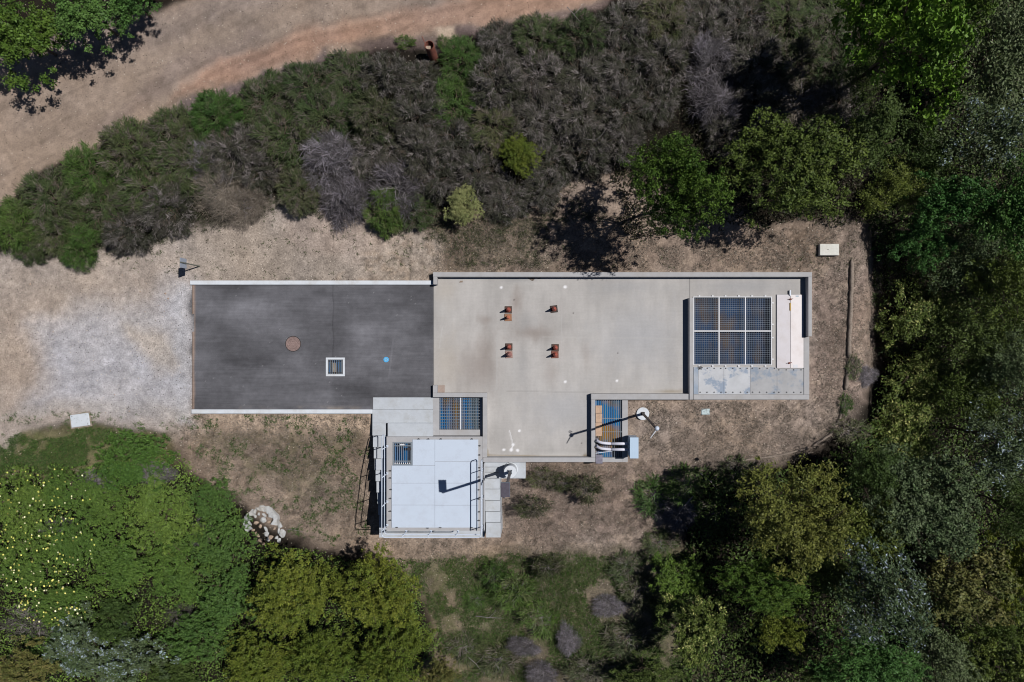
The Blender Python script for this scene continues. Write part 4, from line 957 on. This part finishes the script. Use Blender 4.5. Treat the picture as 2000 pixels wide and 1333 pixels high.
# ---- trees (named by what sets them apart)
T = [
 (38, 66, 108, 92, 2.3, 2.2, 'oak', 'leaf', 'yellow-green tree in the corner above the dirt road'),
 (170, 26, 92, 82, 2.2, 2.2, 'emerald', 'leaf', 'dark green tree right of the yellow-green one above the road'),
 (252, -2, 62, 62, 1.8, 1.8, 'emerald', 'leaf', 'small green tree at the end of the clump above the road'),
 (1762, 84, 106, 135, 5.6, 3.8, 'bright', 'leaf', 'bright green leafy tree at the top edge right of the thicket'),
 (1868, 20, 62, 66, 5.0, 2.0, 'oak', 'leaf', 'smaller green tree touching the bright leafy one at the top'),
 (1950, 118, 92, 130, 4.0, 2.2, 'grey', 'loose', 'sparse grey leafy tree in the top right corner'),
 (1312, 372, 102, 116, 4.7, 3.7, 'oak', 'fine', 'rounded fresh green tree casting a black shadow above the deck'),
 (1552, 332, 138, 126, 3.4, 2.3, 'olive', 'fine', 'broad olive-green tree above the off-white utility box'),
 (1700, 262, 66, 84, 2.0, 1.7, 'dark', 'loose', 'thin dark tree between the olive tree and the bright leafy tree'),
 (1742, 372, 56, 62, 1.9, 1.5, 'olive', 'loose', 'small olive tree squeezed right of the broad olive tree'),
 (1916, 280, 86, 84, 5.2, 2.2, 'silver', 'loose', 'silver-leaved tree near the right edge above the emerald trees'),
 (1812, 300, 62, 66, 4.0, 1.8, 'dark', 'loose', 'dark thin tree left of the upper silver-leaved tree'),
 (1850, 402, 76, 60, 5.4, 2.2, 'emerald', 'leaf', 'emerald green tree below the upper silver-leaved tree'),
 (1795, 470, 56, 66, 3.4, 1.9, 'emerald', 'leaf', 'emerald green tree nearest the off-white utility box'),
 (1962, 400, 62, 92, 5.6, 2.2, 'emerald', 'leaf', 'tall emerald tree against the right edge of the picture'),
 (1884, 520, 76, 74, 3.0, 1.9, 'grey', 'loose', 'grey-brown twiggy tree below the emerald trees'),
 (1968, 565, 72, 84, 4.4, 2.0, 'olive', 'loose', 'olive tree at the right edge beside the grey-brown twiggy one'),
 (1802, 616, 74, 82, 2.1, 1.4, 'speck', 'loose', 'speckled olive tree right of the long straw roll'),
 (1905, 668, 80, 78, 3.2, 1.9, 'dark', 'loose', 'dark tree right of the speckled olive tree'),
 (1984, 722, 66, 82, 4.4, 2.0, 'grey', 'loose', 'grey-green tree at the right edge below the middle'),
 (1800, 740, 70, 60, 2.0, 1.3, 'speck', 'loose', 'thin yellowish tree right of the short straw roll'),
 (1893, 772, 72, 60, 3.2, 1.8, 'olive', 'loose', 'olive tree above the lower silver-leaved tree'),
 (1955, 858, 84, 86, 5.0, 2.2, 'silver', 'loose', 'silver-leaved tree at the right edge below the dark trees'),
 (1770, 850, 96, 74, 2.4, 1.6, 'speck', 'loose', 'wide speckled tree at the lower right corner of the clearing'),
 (1550, 1006, 130, 132, 4.2, 2.5, 'bronze', 'fine', 'large domed bronze-olive tree below the clearing'),
 (1688, 1035, 62, 72, 3.0, 1.8, 'olive', 'leaf', 'olive tree filling between the bronze dome and the grey tree'),
 (1810, 985, 124, 114, 5.2, 2.6, 'grey', 'fine', 'large grey-green domed tree in the lower right'),
 (1500, 1146, 92, 52, 3.2, 1.7, 'oak', 'fine', 'green tree tucked under the bronze dome'),
 (1362, 1225, 74, 70, 2.4, 1.7, 'speck', 'leaf', 'speckled round tree left of the dark hollow at the bottom'),
 (1512, 1222, 52, 52, 3.2, 1.6, 'yellow', 'leaf', 'small yellow-green tree between two dark hollows'),
 (1712, 1160, 108, 82, 4.8, 2.2, 'silver', 'loose', 'wide silver-leaved tree below the grey-green dome'),
 (1868, 1148, 86, 104, 4.8, 2.3, 'brownleaf', 'leaf', 'brown-tinted round tree in the lower right'),
 (1976, 1120, 52, 76, 4.2, 2.0, 'yellow', 'leaf', 'yellow-green tree at the right edge near the bottom'),
 (1700, 1288, 96, 64, 4.2, 1.9, 'emerald', 'fine', 'green bushy tree at the bottom edge below the silver one'),
 (1838, 1300, 84, 66, 3.8, 1.8, 'grey', 'loose', 'grey tree at the bottom edge left of the corner'),
 (1955, 1280, 74, 76, 3.8, 1.9, 'olive', 'leaf', 'olive tree in the bottom right corner'),
 (1600, 1316, 52, 36, 2.4, 1.2, 'dark', 'leaf', 'low dark tree at the bottom edge in the hollow'),
 (1322, 1132, 56, 56, 1.2, 1.1, 'oak', 'leaf', 'small green tree above the speckled round tree'),
 (1262, 1314, 70, 36, 1.6, 1.2, 'dark', 'leaf', 'dark green tree at the bottom edge of the meadow'),
 (580, 1150, 92, 96, 3.0, 1.9, 'yellow', 'fine', 'yellow-olive tree below the rubble pile'),
 (745, 1150, 84, 96, 3.4, 2.1, 'yellow', 'fine', 'yellow-green tree below the left end of the vault railing'),
 (520, 1285, 84, 76, 2.8, 1.8, 'yellow', 'fine', 'yellow-olive tree at the bottom edge left of its twin'),
 (640, 1280, 84, 78, 3.0, 1.9, 'yellow', 'fine', 'yellow-olive tree at the bottom edge, middle of three'),
 (768, 1276, 80, 80, 3.2, 2.0, 'yellow', 'fine', 'yellow-green tree at the bottom edge beside the meadow'),
 (1700, 925, 66, 56, 2.6, 1.6, 'dark', 'loose', 'dark thin tree between the clearing corner and the grey-green dome'),
 (1980, 990, 56, 60, 3.4, 1.8, 'dark', 'loose', 'dark thin tree at the right edge beside the grey-green dome'),
 (1930, 1205, 60, 50, 3.2, 1.7, 'olive', 'loose', 'thin olive tree between the brown-tinted tree and the bottom right corner'),
 (1620, 1120, 58, 50, 2.4, 1.4, 'dark', 'loose', 'dark low tree between the bronze dome and the wide silver-leaved tree'),
 (1680, 150, 40, 56, 2.2, 1.4, 'dark', 'loose', 'dark thin tree under the left side of the bright leafy tree'),
 (860, 1312, 44, 38, 1.8, 1.1, 'brownleaf', 'leaf', 'small brownish tree at the bottom edge of the meadow'),
]
for (px, py, rx, ry, h, hz, kind, ms, lab) in T: e_ = 1.22 if px > 1600 else (1.12 if px > 1300 and py > 1050 else 1.03); tree(px, py, rx * e_, ry * e_, h, min(hz * 1.2, h * .9), kind, lab, ms, 'trees around the clearing')
# ---- bushes (low, dense)
Bh = [
 (255, 898, 88, 66, 'bush', 'bright green bush just below the gravel yard'),
 (210, 985, 58, 66, 'bush', 'green bush between the flowering bushes and the large green one'),
 (318, 1000, 88, 84, 'bush', 'large green bush left of the rubble pile'),
 (412, 975, 46, 56, 'deepbush', 'narrow deep green bush pointing up beside the bare soil'),
 (432, 1060, 70, 72, 'deepbush', 'deep green bush touching the rubble pile'),
 (240, 1092, 78, 80, 'bush', 'broad green bush right of the lower flowering bush'),
 (352, 1110, 84, 76, 'bush', 'broad green bush in the middle of the green mass'),
 (450, 1160, 66, 74, 'deepbush', 'deep green bush left of the yellow-olive tree'),
 (395, 1235, 82, 66, 'deepbush', 'deep green bush near the bottom left of the yellow-olive trees'),
 (150, 1250, 78, 70, 'silver', 'silver-flecked bush below the flowering bushes'),
 (262, 1285, 90, 66, 'silver', 'silver-flecked bush at the bottom edge'),
 (350, 1310, 60, 40, 'dark', 'dark bush at the bottom edge beside the silver-flecked one'),
 (40, 1300, 76, 52, 'brownleaf', 'brownish bush in the bottom left corner'),
 (232, 1210, 50, 42, 'dark', 'dark bush between the green mass and the silver-flecked bushes'),
]
for (px, py, rx, ry, kind, lab) in Bh:
    hh = random.uniform(1.2, 1.7); tree(px, py, rx * 1.0, ry * 1.0, hh * .8, hh, kind, lab, 'bush' if kind in ('bush', 'deepbush') else 'leaf', 'dense bushes at the lower left', 'bush', 'bush')
# flowering bushes
def blossoms(parent, seed, n, sx, sy, h, hz):
    r = np.random.default_rng(seed); th = r.uniform(0, 2 * PI, n); u = np.sqrt(r.random(n)) * .92
    x, y = u * np.cos(th), u * np.sin(th); z = np.sqrt(np.clip(1 - u * u, 0, 1)) * .78 + .16
    Q = []; C = []
    for i in range(n):
        p = np.array([x[i] * sx, y[i] * sy, h + z[i] * hz]); a0 = r.uniform(0, 2); s = r.uniform(.034, .062)
        cc = (r.random(), r.random(), r.random())
        for k in range(5):
            a = a0 + k * 2 * PI / 5; d = np.array([math.cos(a), math.sin(a), .25]); b = np.array([-math.sin(a), math.cos(a), 0])
            Q.append([p, p + d * s * .6 + b * s * .4, p + d * s, p + d * s * .6 - b * s * .4]); C.append(cc)
    return link('blossoms', quad_mesh('blossoms', np.array(Q), np.array(C)), M['flower'], parent)
for k, (px, py, rx, ry, nb, lab) in enumerate([(52, 985, 88, 76, 90, 'yellow-flowered bush at the left edge, uppermost of the flowering ones'), (140, 960, 62, 56, 30, 'sparsely flowered bush right of the uppermost flowering bush'),
        (60, 1090, 92, 74, 90, 'densely yellow-flowered bush at the left edge below the uppermost'), (148, 1060, 54, 72, 60, 'yellow-flowered bush beside the broad green bushes'), (118, 1172, 78, 56, 80, 'lowest yellow-flowered bush with blossoms down to its tip')]):
    r = tree(px, py, rx, ry, .95, .95, 'bush', lab, 'bush', 'flowering bushes', 'flowering_bush', 'bush', 0)
    r.rotation_euler.z = 0; kk = 1 - .9 / 33
    blossoms(r, k, int(nb * .85), rx / 40 * kk, ry / 40 * kk, .95, .85)
# ---- thicket between road and pad
ORD = ['first', 'second', 'third', 'fourth', 'fifth', 'sixth', 'seventh', 'eighth', 'ninth', 'tenth', 'eleventh', 'twelfth', 'thirteenth', 'fourteenth', 'fifteenth', 'sixteenth', 'seventeenth', 'eighteenth', 'nineteenth', 'twentieth', 'twenty-first', 'twenty-second', 'twenty-third']
LOOK = {'g': ('sh_green', 'spray', 'green feathery'), 'b': ('sh_bright', 'spray', 'fresh green feathery'), 'o': ('sh_olive', 'spray', 'olive feathery'), 'w': ('sh_brown', 'spray', 'grey-brown brushy'), 'd': ('sh_grey', 'twig', 'dead grey twiggy'), 'y': ('sh_dry', 'twig', 'dry straw-coloured')}
ROWS = {
 'row along the dirt road': [(32, 440, 52, 'b'), (95, 385, 56, 'g'), (170, 335, 54, 'b'), (250, 295, 56, 'g'), (335, 262, 54, 'g'), (425, 230, 54, 'b'), (515, 198, 56, 'g'), (600, 168, 54, 'g'), (680, 150, 52, 'g'), (752, 143, 46, 'w'),
    (822, 150, 42, 'w'), (905, 118, 44, 'b'), (975, 88, 48, 'w'), (1055, 75, 48, 'g'), (1135, 70, 50, 'g'), (1215, 52, 50, 'w'), (1295, 40, 50, 'o'), (1375, 42, 52, 'w'), (1455, 32, 52, 'w'), (1535, 40, 52, 'g'), (1615, 40, 54, 'g')],
 'second row from the road': [(115, 452, 52, 'g'), (195, 405, 58, 'g'), (285, 368, 58, 'g'), (370, 325, 58, 'g'), (455, 292, 56, 'w'), (550, 258, 60, 'g'), (640, 232, 60, 'g'), (732, 222, 56, 'o'), (815, 225, 52, 'w'), (888, 205, 54, 'b'),
    (965, 165, 54, 'w'), (1050, 150, 56, 'w'), (1135, 145, 56, 'w'), (1220, 125, 54, 'w'), (1300, 118, 48, 'w'), (1395, 115, 52, 'd'), (1478, 118, 56, 'w'), (1562, 118, 56, 'o'), (1635, 125, 48, 'g')],
 'third row from the road': [(62, 478, 36, 'g'), (150, 482, 40, 'b'), (240, 448, 48, 'w'), (325, 405, 54, 'w'), (392, 320, 42, 'd'), (430, 370, 54, 'y'), (500, 335, 44, 'w'), (640, 312, 56, 'd'), (735, 300, 54, 'w'), (812, 300, 50, 'w'),
    (885, 275, 50, 'w'), (965, 248, 54, 'o'), (1050, 232, 56, 'w'), (1135, 222, 56, 'w'), (1215, 205, 54, 'w'), (1285, 195, 44, 'w'), (1405, 195, 50, 'd'), (1480, 205, 56, 'w'), (1565, 190, 58, 'y'), (1640, 200, 48, 'w')],
 'row nearest the concrete': [(470, 398, 40, 'y'), (585, 372, 44, 'o'), (668, 385, 50, 'd'), (748, 412, 42, 'b'), (812, 412, 38, 'g'), (770, 365, 48, 'd'), (850, 345, 48, 'w'), (935, 335, 46, 'w'), (1075, 315, 50, 'w'), (1150, 295, 48, 'w'), (1215, 275, 46, 'w'), (985, 388, 44, 'w'), (1060, 372, 36, 'w'), (1420, 265, 40, 'w')],
}
for row, L_ in ROWS.items():
    L_ = sorted(L_)
    for i, (px, py, rr, k) in enumerate(L_):
        mt, ms, look = LOOK[k]; hz = random.uniform(1.1, 1.8) * (.8 if rr < 45 else 1)
        tree(px, py, rr * 1.06, rr * 1.06 * random.uniform(.9, 1.05), hz * .5, hz, mt, '%s shrub, %s from the left in the thicket\'s %s' % (look, ORD[i], row), ms, 'shrubs of the thicket between road and deck', 'shrub', 'shrub')
for (px, py, rr, kind, ms, hz, lab) in [(1018, 308, 46, 'leaf_yellow', 'fine', 1.3, 'rounded yellow-green leafy bush among the grey-brown shrubs'),
        (905, 405, 44, 'leaf_pale', 'fine', 1.1, 'pale yellowish-green bush at the thicket edge above the deck corner')]:
    tree(px, py, rr, rr, 1.0, hz * .8, kind[5:], lab, ms, None, 'bush', 'bush')
# ---- small shrubs
for (px, py, rx, ry, hz, mt, ms, lab) in [
 (1062, 934, 32, 18, .7, 'sh_olive', 'sparse', 'low sprawling shrub right of the solar pole plinth'), (1105, 945, 28, 18, .8, 'sh_olive', 'sparse', 'low sprawling shrub in the middle of the small row below the deck'),
 (1146, 955, 27, 25, 1.2, 'sh_olive', 'sparse', 'rounder dark shrub at the right end of the small row below the deck'), (1040, 990, 32, 20, 1.2, 'sh_olive', 'sparse', 'lone dark shrub right of the vault steps'),
 (1278, 968, 36, 40, .5, 'sh_bright', 'sparse', 'fresh green tuft left of the big dark tree shadow'), (1325, 990, 40, 44, .6, 'sh_grey', 'twig', 'dead lavender-grey brush heap beside the fresh green tuft'),
 (1340, 945, 40, 34, .5, 'sh_bright', 'sparse', 'green shrub above the dead brush heap'), (1070, 1110, 28, 24, 1.2, 'sh_olive', 'sparse', 'dark pointed shrub in the middle of the upper meadow'),
 (965, 1125, 26, 24, 1.0, 'sh_bright', 'sparse', 'small dark green shrub at the upper left of the meadow'), (1005, 1152, 40, 34, 1.1, 'sh_bright', 'sparse', 'wide green shrub in the middle of the meadow'),
 (932, 1170, 26, 22, .4, 'sh_bright', 'sparse', 'low green tuft left of the wide green meadow shrub'), (1058, 1208, 38, 34, .5, 'sh_bright', 'sparse', 'bright green grassy tuft in the lower meadow'),
 (1190, 1185, 32, 20, .5, 'sh_grey', 'twig', 'dead grey shrub at the right side of the meadow'), (1112, 1250, 22, 30, .4, 'sh_grey', 'twig', 'dead grey shrub below the bright green tuft'),
 (1030, 1264, 36, 18, .4, 'sh_grey', 'twig', 'dead grey shrub left of its twin in the lower meadow'), (1062, 1318, 34, 22, .6, 'sh_grey', 'twig', 'dead grey shrub at the bottom edge of the meadow'),
 (975, 1290, 46, 34, .6, 'sh_olive', 'sparse', 'olive shrub at the bottom of the meadow'), (910, 1265, 34, 28, .5, 'sh_green', 'sparse', 'green shrub beside the bottom yellow-green tree'),
 (1150, 1310, 44, 30, .6, 'sh_olive', 'sparse', 'olive shrub left of the dark tree at the bottom edge'), (1230, 1245, 46, 38, .6, 'sh_olive', 'sparse', 'olive shrub left of the speckled round tree'),
 (1250, 1155, 36, 36, .6, 'sh_olive', 'sparse', 'olive shrub left of the small green tree'), (1225, 1105, 34, 26, .5, 'sh_green', 'sparse', 'green shrub at the upper right corner of the meadow'),
 (1290, 1060, 32, 26, .4, 'sh_green', 'sparse', 'green shrub below the dead brush heap'), (790, 82, 18, 12, .3, 'sh_bright', 'sparse', 'small green plant on the road edge left of the rusty pipe'),
 (866, 84, 11, 14, .35, 'sh_bright', 'sparse', 'small green plant touching the rusty pipe'), (340, 192 + 860, 0.1, .1, .01, 'sh_bright', 'sparse', ''),
 (300, 925, 34, 22, .9, 'sh_grey', 'twig', 'dead grey twigs poking through the bright green bush'), (390, 1048, 20, 34, 1.0, 'sh_grey', 'twig', 'dead grey twigs between the large green bush and the rubble'), (356, 1205, 40, 20, 1.0, 'sh_brown', 'twig', 'brown dead twigs below the broad green bush'),
 (182, 945, 34, 30, .5, 'sh_grey', 'twig', 'dead grey shrub among the flowering bushes'), (100, 1030, 36, 18, .9, 'sh_grey', 'twig', 'dead grey shrub between the two left flowering bushes'),
 (60, 1215, 52, 34, .5, 'sh_brown', 'sparse', 'grey-brown shrub below the lowest flowering bush'), (82, 1258, 30, 22, .4, 'sh_bright', 'sparse', 'small fresh green plant near the bottom left corner'),
 (1652, 790, 12, 18, .3, 'sh_bright', 'sparse', 'small green plant below the short straw roll'), (1668, 718, 14, 22, .3, 'sh_green', 'sparse', 'small green plant right of the short straw roll'),
 (1690, 735, 24, 20, .4, 'sh_grey', 'twig', 'dead pale twiggy shrub right of the short straw roll'), (1660, 842, 34, 22, .45, 'sh_olive', 'sparse', 'olive shrub at the lower right corner of the clearing'),
 (1730, 545, 34, 46, .9, 'sh_green', 'sparse', 'dark green shrub right of the long straw roll'), (1740, 660, 30, 40, .8, 'sh_green', 'sparse', 'dark green shrub below the one right of the long straw roll'),
 (1725, 450, 30, 30, .8, 'sh_olive', 'sparse', 'dark olive shrub right of the off-white utility box'), (1440, 925, 40, 30, .6, 'sh_green', 'sparse', 'green shrub at the clearing edge above the bronze tree'),
 (1395, 1005, 40, 44, .7, 'sh_green', 'sparse', 'green shrub in the shade left of the bronze tree')]:
    if rx < 1: continue
    tree(px, py, rx, ry, hz * .5, hz, mt, lab, ms, None, 'shrub' if 'plant' not in lab and 'tuft' not in lab else 'small_plant', 'shrub' if 'plant' not in lab and 'tuft' not in lab else 'plant', rz=0.3)

# ---- things nobody could count
def scatter(name, label, mat, n, region, seed, ll, lw, zr, rise=.8, clump=0, cl_n=6, mask=None, kind_cat='undergrowth'):
    r = np.random.default_rng(seed); P = np.array(region)
    x = r.uniform(P[:, 0].min(), P[:, 0].max(), n * 3); y = r.uniform(P[:, 1].min(), P[:, 1].max(), n * 3)
    ok = sdist(x, y, region) + (fbm(x, y, 40, 3, seed) - .5) * 40 > 0
    if mask is not None: ok &= mask(x, y, r)
    x, y = x[ok][:n], y[ok][:n]
    if clump:
        x = np.repeat(x, cl_n) + r.normal(size=len(x) * cl_n) * clump; y = np.repeat(y, cl_n) + r.normal(size=len(y) * cl_n) * clump
    z = np.zeros(len(x))
    for _ in range(3):
        X, Y, _z = W(x, y, z); z = G(X, Y)
    X, Y, _z = W(x, y, z)
    N = len(X); A = r.uniform(0, 2 * PI, N); el = r.uniform(0, rise, N)
    d = np.stack([np.cos(A) * np.cos(el), np.sin(A) * np.cos(el), np.sin(el)], 1)
    s = r.uniform(.5, 1.4, (N, 1)); a = d * ll * .5 * s; b = nrm(np.cross(d, np.array([0, 0, 1.]) + r.normal(size=d.shape) * .6)) * lw * .5 * s
    p = np.stack([X, Y, z + r.uniform(zr[0], zr[1], N)], 1)
    C = np.stack([r.random(N), fbm(x, y, 25, 2, seed + 1), r.random(N)], 1)
    o = link(name, quad_mesh(name, rhombs(p + a, a, b), C), mat)
    return tag(o, label, kind_cat, kind='stuff')
THK = [(0, 405), (90, 345), (200, 290), (340, 240), (440, 205), (560, 170), (700, 140), (830, 140), (900, 100), (1130, 45), (1240, 25), (1330, 0), (1700, -10), (1700, 210), (1640, 260), (1430, 300), (1220, 310), (1100, 390), (960, 420), (870, 440), (730, 435), (690, 400), (540, 392), (420, 420), (260, 465), (130, 500), (0, 490)]
def builtfree(x, y, r):
    f = np.ones(x.shape, bool)
    for (a, b, c, d) in [(368, 545, 852, 812), (842, 528, 1590, 785), (938, 760, 1230, 908), (722, 770, 980, 1056), (1163, 780, 1250, 910), (974, 900, 1030, 940)]:
        f &= ~((x > a) & (x < c) & (y > b) & (y < d))
    return f
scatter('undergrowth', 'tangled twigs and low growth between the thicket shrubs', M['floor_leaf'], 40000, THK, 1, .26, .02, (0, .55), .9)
EAST = [(1690, 430), (1720, 0), (2060, -40), (2060, 1400), (1330, 1400), (1330, 1100), (1370, 930), (1560, 915), (1680, 840), (1720, 740), (1715, 520)]
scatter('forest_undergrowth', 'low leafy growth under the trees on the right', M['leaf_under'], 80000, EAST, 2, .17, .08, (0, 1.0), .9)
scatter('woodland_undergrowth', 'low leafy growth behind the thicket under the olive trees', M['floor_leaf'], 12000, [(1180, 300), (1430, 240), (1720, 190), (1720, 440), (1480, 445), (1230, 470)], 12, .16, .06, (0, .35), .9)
SW = [(-60, 905), (180, 910), (340, 880), (470, 1000), (480, 1060), (700, 1090), (800, 1100), (860, 1240), (860, 1400), (-60, 1400)]
scatter('bushland_undergrowth', 'low green growth between the bushes at the lower left', M['leaf_bush'], 60000, SW, 3, .12, .055, (0, .45), .8)
def patchy(sc_, th, s): return lambda x, y, r: builtfree(x, y, r) & (fbm(x, y, sc_, 3, s) > th)
scatter('meadow_grass', 'short green grass of the meadow below the vault', M['sh_bright'], 34000, [(790, 1090), (1340, 1080), (1400, 1400), (860, 1400), (850, 1220)], 4, .16, .016, (0, .03), 1.2, 1.5, 3, patchy(34, .42, 31))
scatter('verge_grass', 'short green grass below the gravel yard', M['sh_bright'], 9000, [(-60, 868), (100, 850), (210, 838), (340, 860), (300, 900), (-60, 930)], 5, .12, .014, (0, .02), 1.2, 1.5, 3, patchy(30, .36, 32))
CLR = [(340, 850), (376, 812), (850, 812), (1600, 812), (1680, 520), (1690, 440), (1500, 445), (1230, 490), (850, 440), (850, 530), (1590, 520), (1700, 480), (1705, 740), (1640, 850), (1560, 900), (1340, 915), (1330, 1080), (1000, 1100), (790, 1095), (660, 1065), (480, 990)]
CLR2 = [(330, 860), (376, 815), (730, 815), (980, 905), (1230, 785), (1592, 785), (1592, 528), (1000, 528), (852, 528), (852, 440), (960, 415), (1100, 385), (1220, 400), (1300, 480), (1500, 448), (1690, 432), (1706, 600), (1700, 745), (1640, 850), (1560, 900), (1340, 915), (1330, 1080), (1000, 1105), (790, 1100), (660, 1070), (480, 990)]
scatter('dry_grass', 'flattened dry brown grass on the clearing around the deck', M['sh_dry'], 110000, CLR2, 6, .12, .015, (0, .01), .9, 0, 1, patchy(22, .40, 33))
scatter('clearing_weeds', 'scattered small green weeds on the bare clearing', M['sh_bright'], 1500, [(340, 850), (376, 812), (728, 812), (722, 1040), (640, 1070), (480, 990)], 7, .085, .02, (0, .02), 1.0, 1.4, 12, patchy(26, .52, 34))
scatter('yard_weeds', 'tiny green weeds along the edges of the gravel yard', M['sh_bright'], 240, [(0, 805), (376, 812), (376, 845), (200, 838), (90, 842), (0, 860)], 8, .075, .018, (0, .02), 1.0, 1.2, 9, patchy(20, .45, 35))
scatter('pad_weeds', 'tiny green weeds on the pale soil above the asphalt', M['sh_green'], 520, [(210, 505), (430, 430), (560, 400), (850, 460), (1000, 440), (1200, 500), (1580, 470), (1690, 440), (1700, 530), (850, 528), (850, 545), (376, 545), (150, 530)], 9, .075, .018, (0, .02), 1.0, 1.4, 10, patchy(24, .5, 36))
scatter('meadow_straw', 'pale dry stalks mixed into the meadow', M['sh_dry'], 16000, [(790, 1090), (1340, 1080), (1400, 1400), (860, 1400), (850, 1220)], 10, .15, .012, (0, .03), .8, 0, 1, patchy(26, .45, 37))
scatter('thicket_edge_weeds', 'low green and brown growth thinning out below the thicket edge', M['sh_olive'], 2600, [(130, 485), (280, 450), (440, 405), (560, 385), (700, 395), (760, 430), (870, 435), (1000, 405), (1100, 380), (1210, 430), (1080, 440), (1060, 520), (900, 520), (850, 470), (740, 458), (690, 425), (540, 412), (440, 440), (300, 478), (150, 512)], 14, .15, .014, (0, .06), 1.0, 2.2, 9, patchy(20, .44, 38))
# pebbles
r_ = np.random.default_rng(77); oct_ = np.array([[1, 0, 0], [0, 1, 0], [-1, 0, 0], [0, -1, 0], [0, 0, .7], [0, 0, -.4]], float)
px = r_.uniform(-20, 2020, 9000); py = r_.uniform(0, 1330, 9000)
dens = np.maximum.reduce([(sdist(px, py, CLR2) > 0) * .22, (sdist(px, py, [(180, 300), (330, 225), (560, 60), (420, 90), (330, 190), (120, 290)]) > 0) * .9, (np.abs(sdist(px, py, ROAD)) < 12) * .5, (sdist(px, py, [(860, 1090), (1340, 1080), (1330, 1333), (850, 1333)]) > 0) * .14, (sdist(px, py, YARD) > 0) * .16])
ok = (r_.random(9000) < dens) & builtfree(px, py, None); px, py = px[ok], py[ok]
vs, fs = [], []
for x, y in zip(px, py):
    g = GP(x, y); s = float(np.clip(r_.lognormal(-3.75, .45), .012, .075)); q = oct_ * s * (1 + .3 * r_.normal(size=(6, 1))) * np.array([1, r_.uniform(.6, 1), 1]); t = r_.uniform(0, 6)
    R_ = np.array([[math.cos(t), -math.sin(t), 0], [math.sin(t), math.cos(t), 0], [0, 0, 1]]); b0 = len(vs)
    for v in q @ R_.T: vs.append((v[0] + g[0], v[1] + g[1], v[2] + g[2] + .01))
    for a, b in ((0, 1), (1, 2), (2, 3), (3, 0)): fs.append((b0 + a, b0 + b, b0 + 4)); fs.append((b0 + b, b0 + a, b0 + 5))
me = bpy.data.meshes.new('pebbles'); me.from_pydata(vs, [], fs); tag(link('pebbles', me, M['rock_tan']), 'small pale stones strewn over the soil and road', 'pebbles', kind='stuff')
# ---- dead branches
def branch(pts, label, r0=.035, lift=.35, mat='deadwood'):
    P = []; R = []
    for i, (x, y) in enumerate(pts):
        g = GP(x, y); P.append((g[0], g[1], g[2] + lift)); R.append(r0 * (1 - .75 * i / (len(pts) - 1)))
    mb = MB(P[0]); mb.tube(P, R, 6)
    k = len(pts) // 2; q = Vector(P[k])
    mb.tube([q, q + Vector((.25, .22, .05)), q + Vector((.45, .5, .05))], [r0 * .6, r0 * .35, .006], 5)
    return tag(mb.build('dead_branch', M[mat], smooth=True), label, 'branch', 'dead branches lying about')
branch([(1140, 318), (1150, 312), (1165, 310), (1190, 318)], 'curved pale branch above the black tree shadow', .03, .5)
branch([(1080, 362), (1088, 376), (1100, 387)], 'short pale branch at the thicket edge left of the black shadow', .035, .3)
branch([(1136, 287), (1160, 290)], 'short straight pale stick inside the grey-brown thicket', .02, 1.3)
branch([(1105, 44), (1118, 58), (1130, 72)], 'thin pale stick near the road end of the thicket', .02, 1.5)
branch([(930, 1202), (955, 1205), (985, 1206)], 'long white stick lying in the lower meadow', .028, .12)
branch([(558, 1033), (575, 1035), (594, 1039)], 'thin pale stalk right of the rubble pile', .018, .06)
branch([(1365, 922), (1385, 938), (1398, 955)], 'bent pale branch left of the shaded green shrub', .03, .3)
branch([(1348, 965), (1330, 985), (1312, 1010)], 'long grey branch across the dead brush heap', .03, .6)
branch([(918, 1273), (932, 1285), (940, 1296)], 'thin forked stick at the bottom of the meadow', .02, .7)
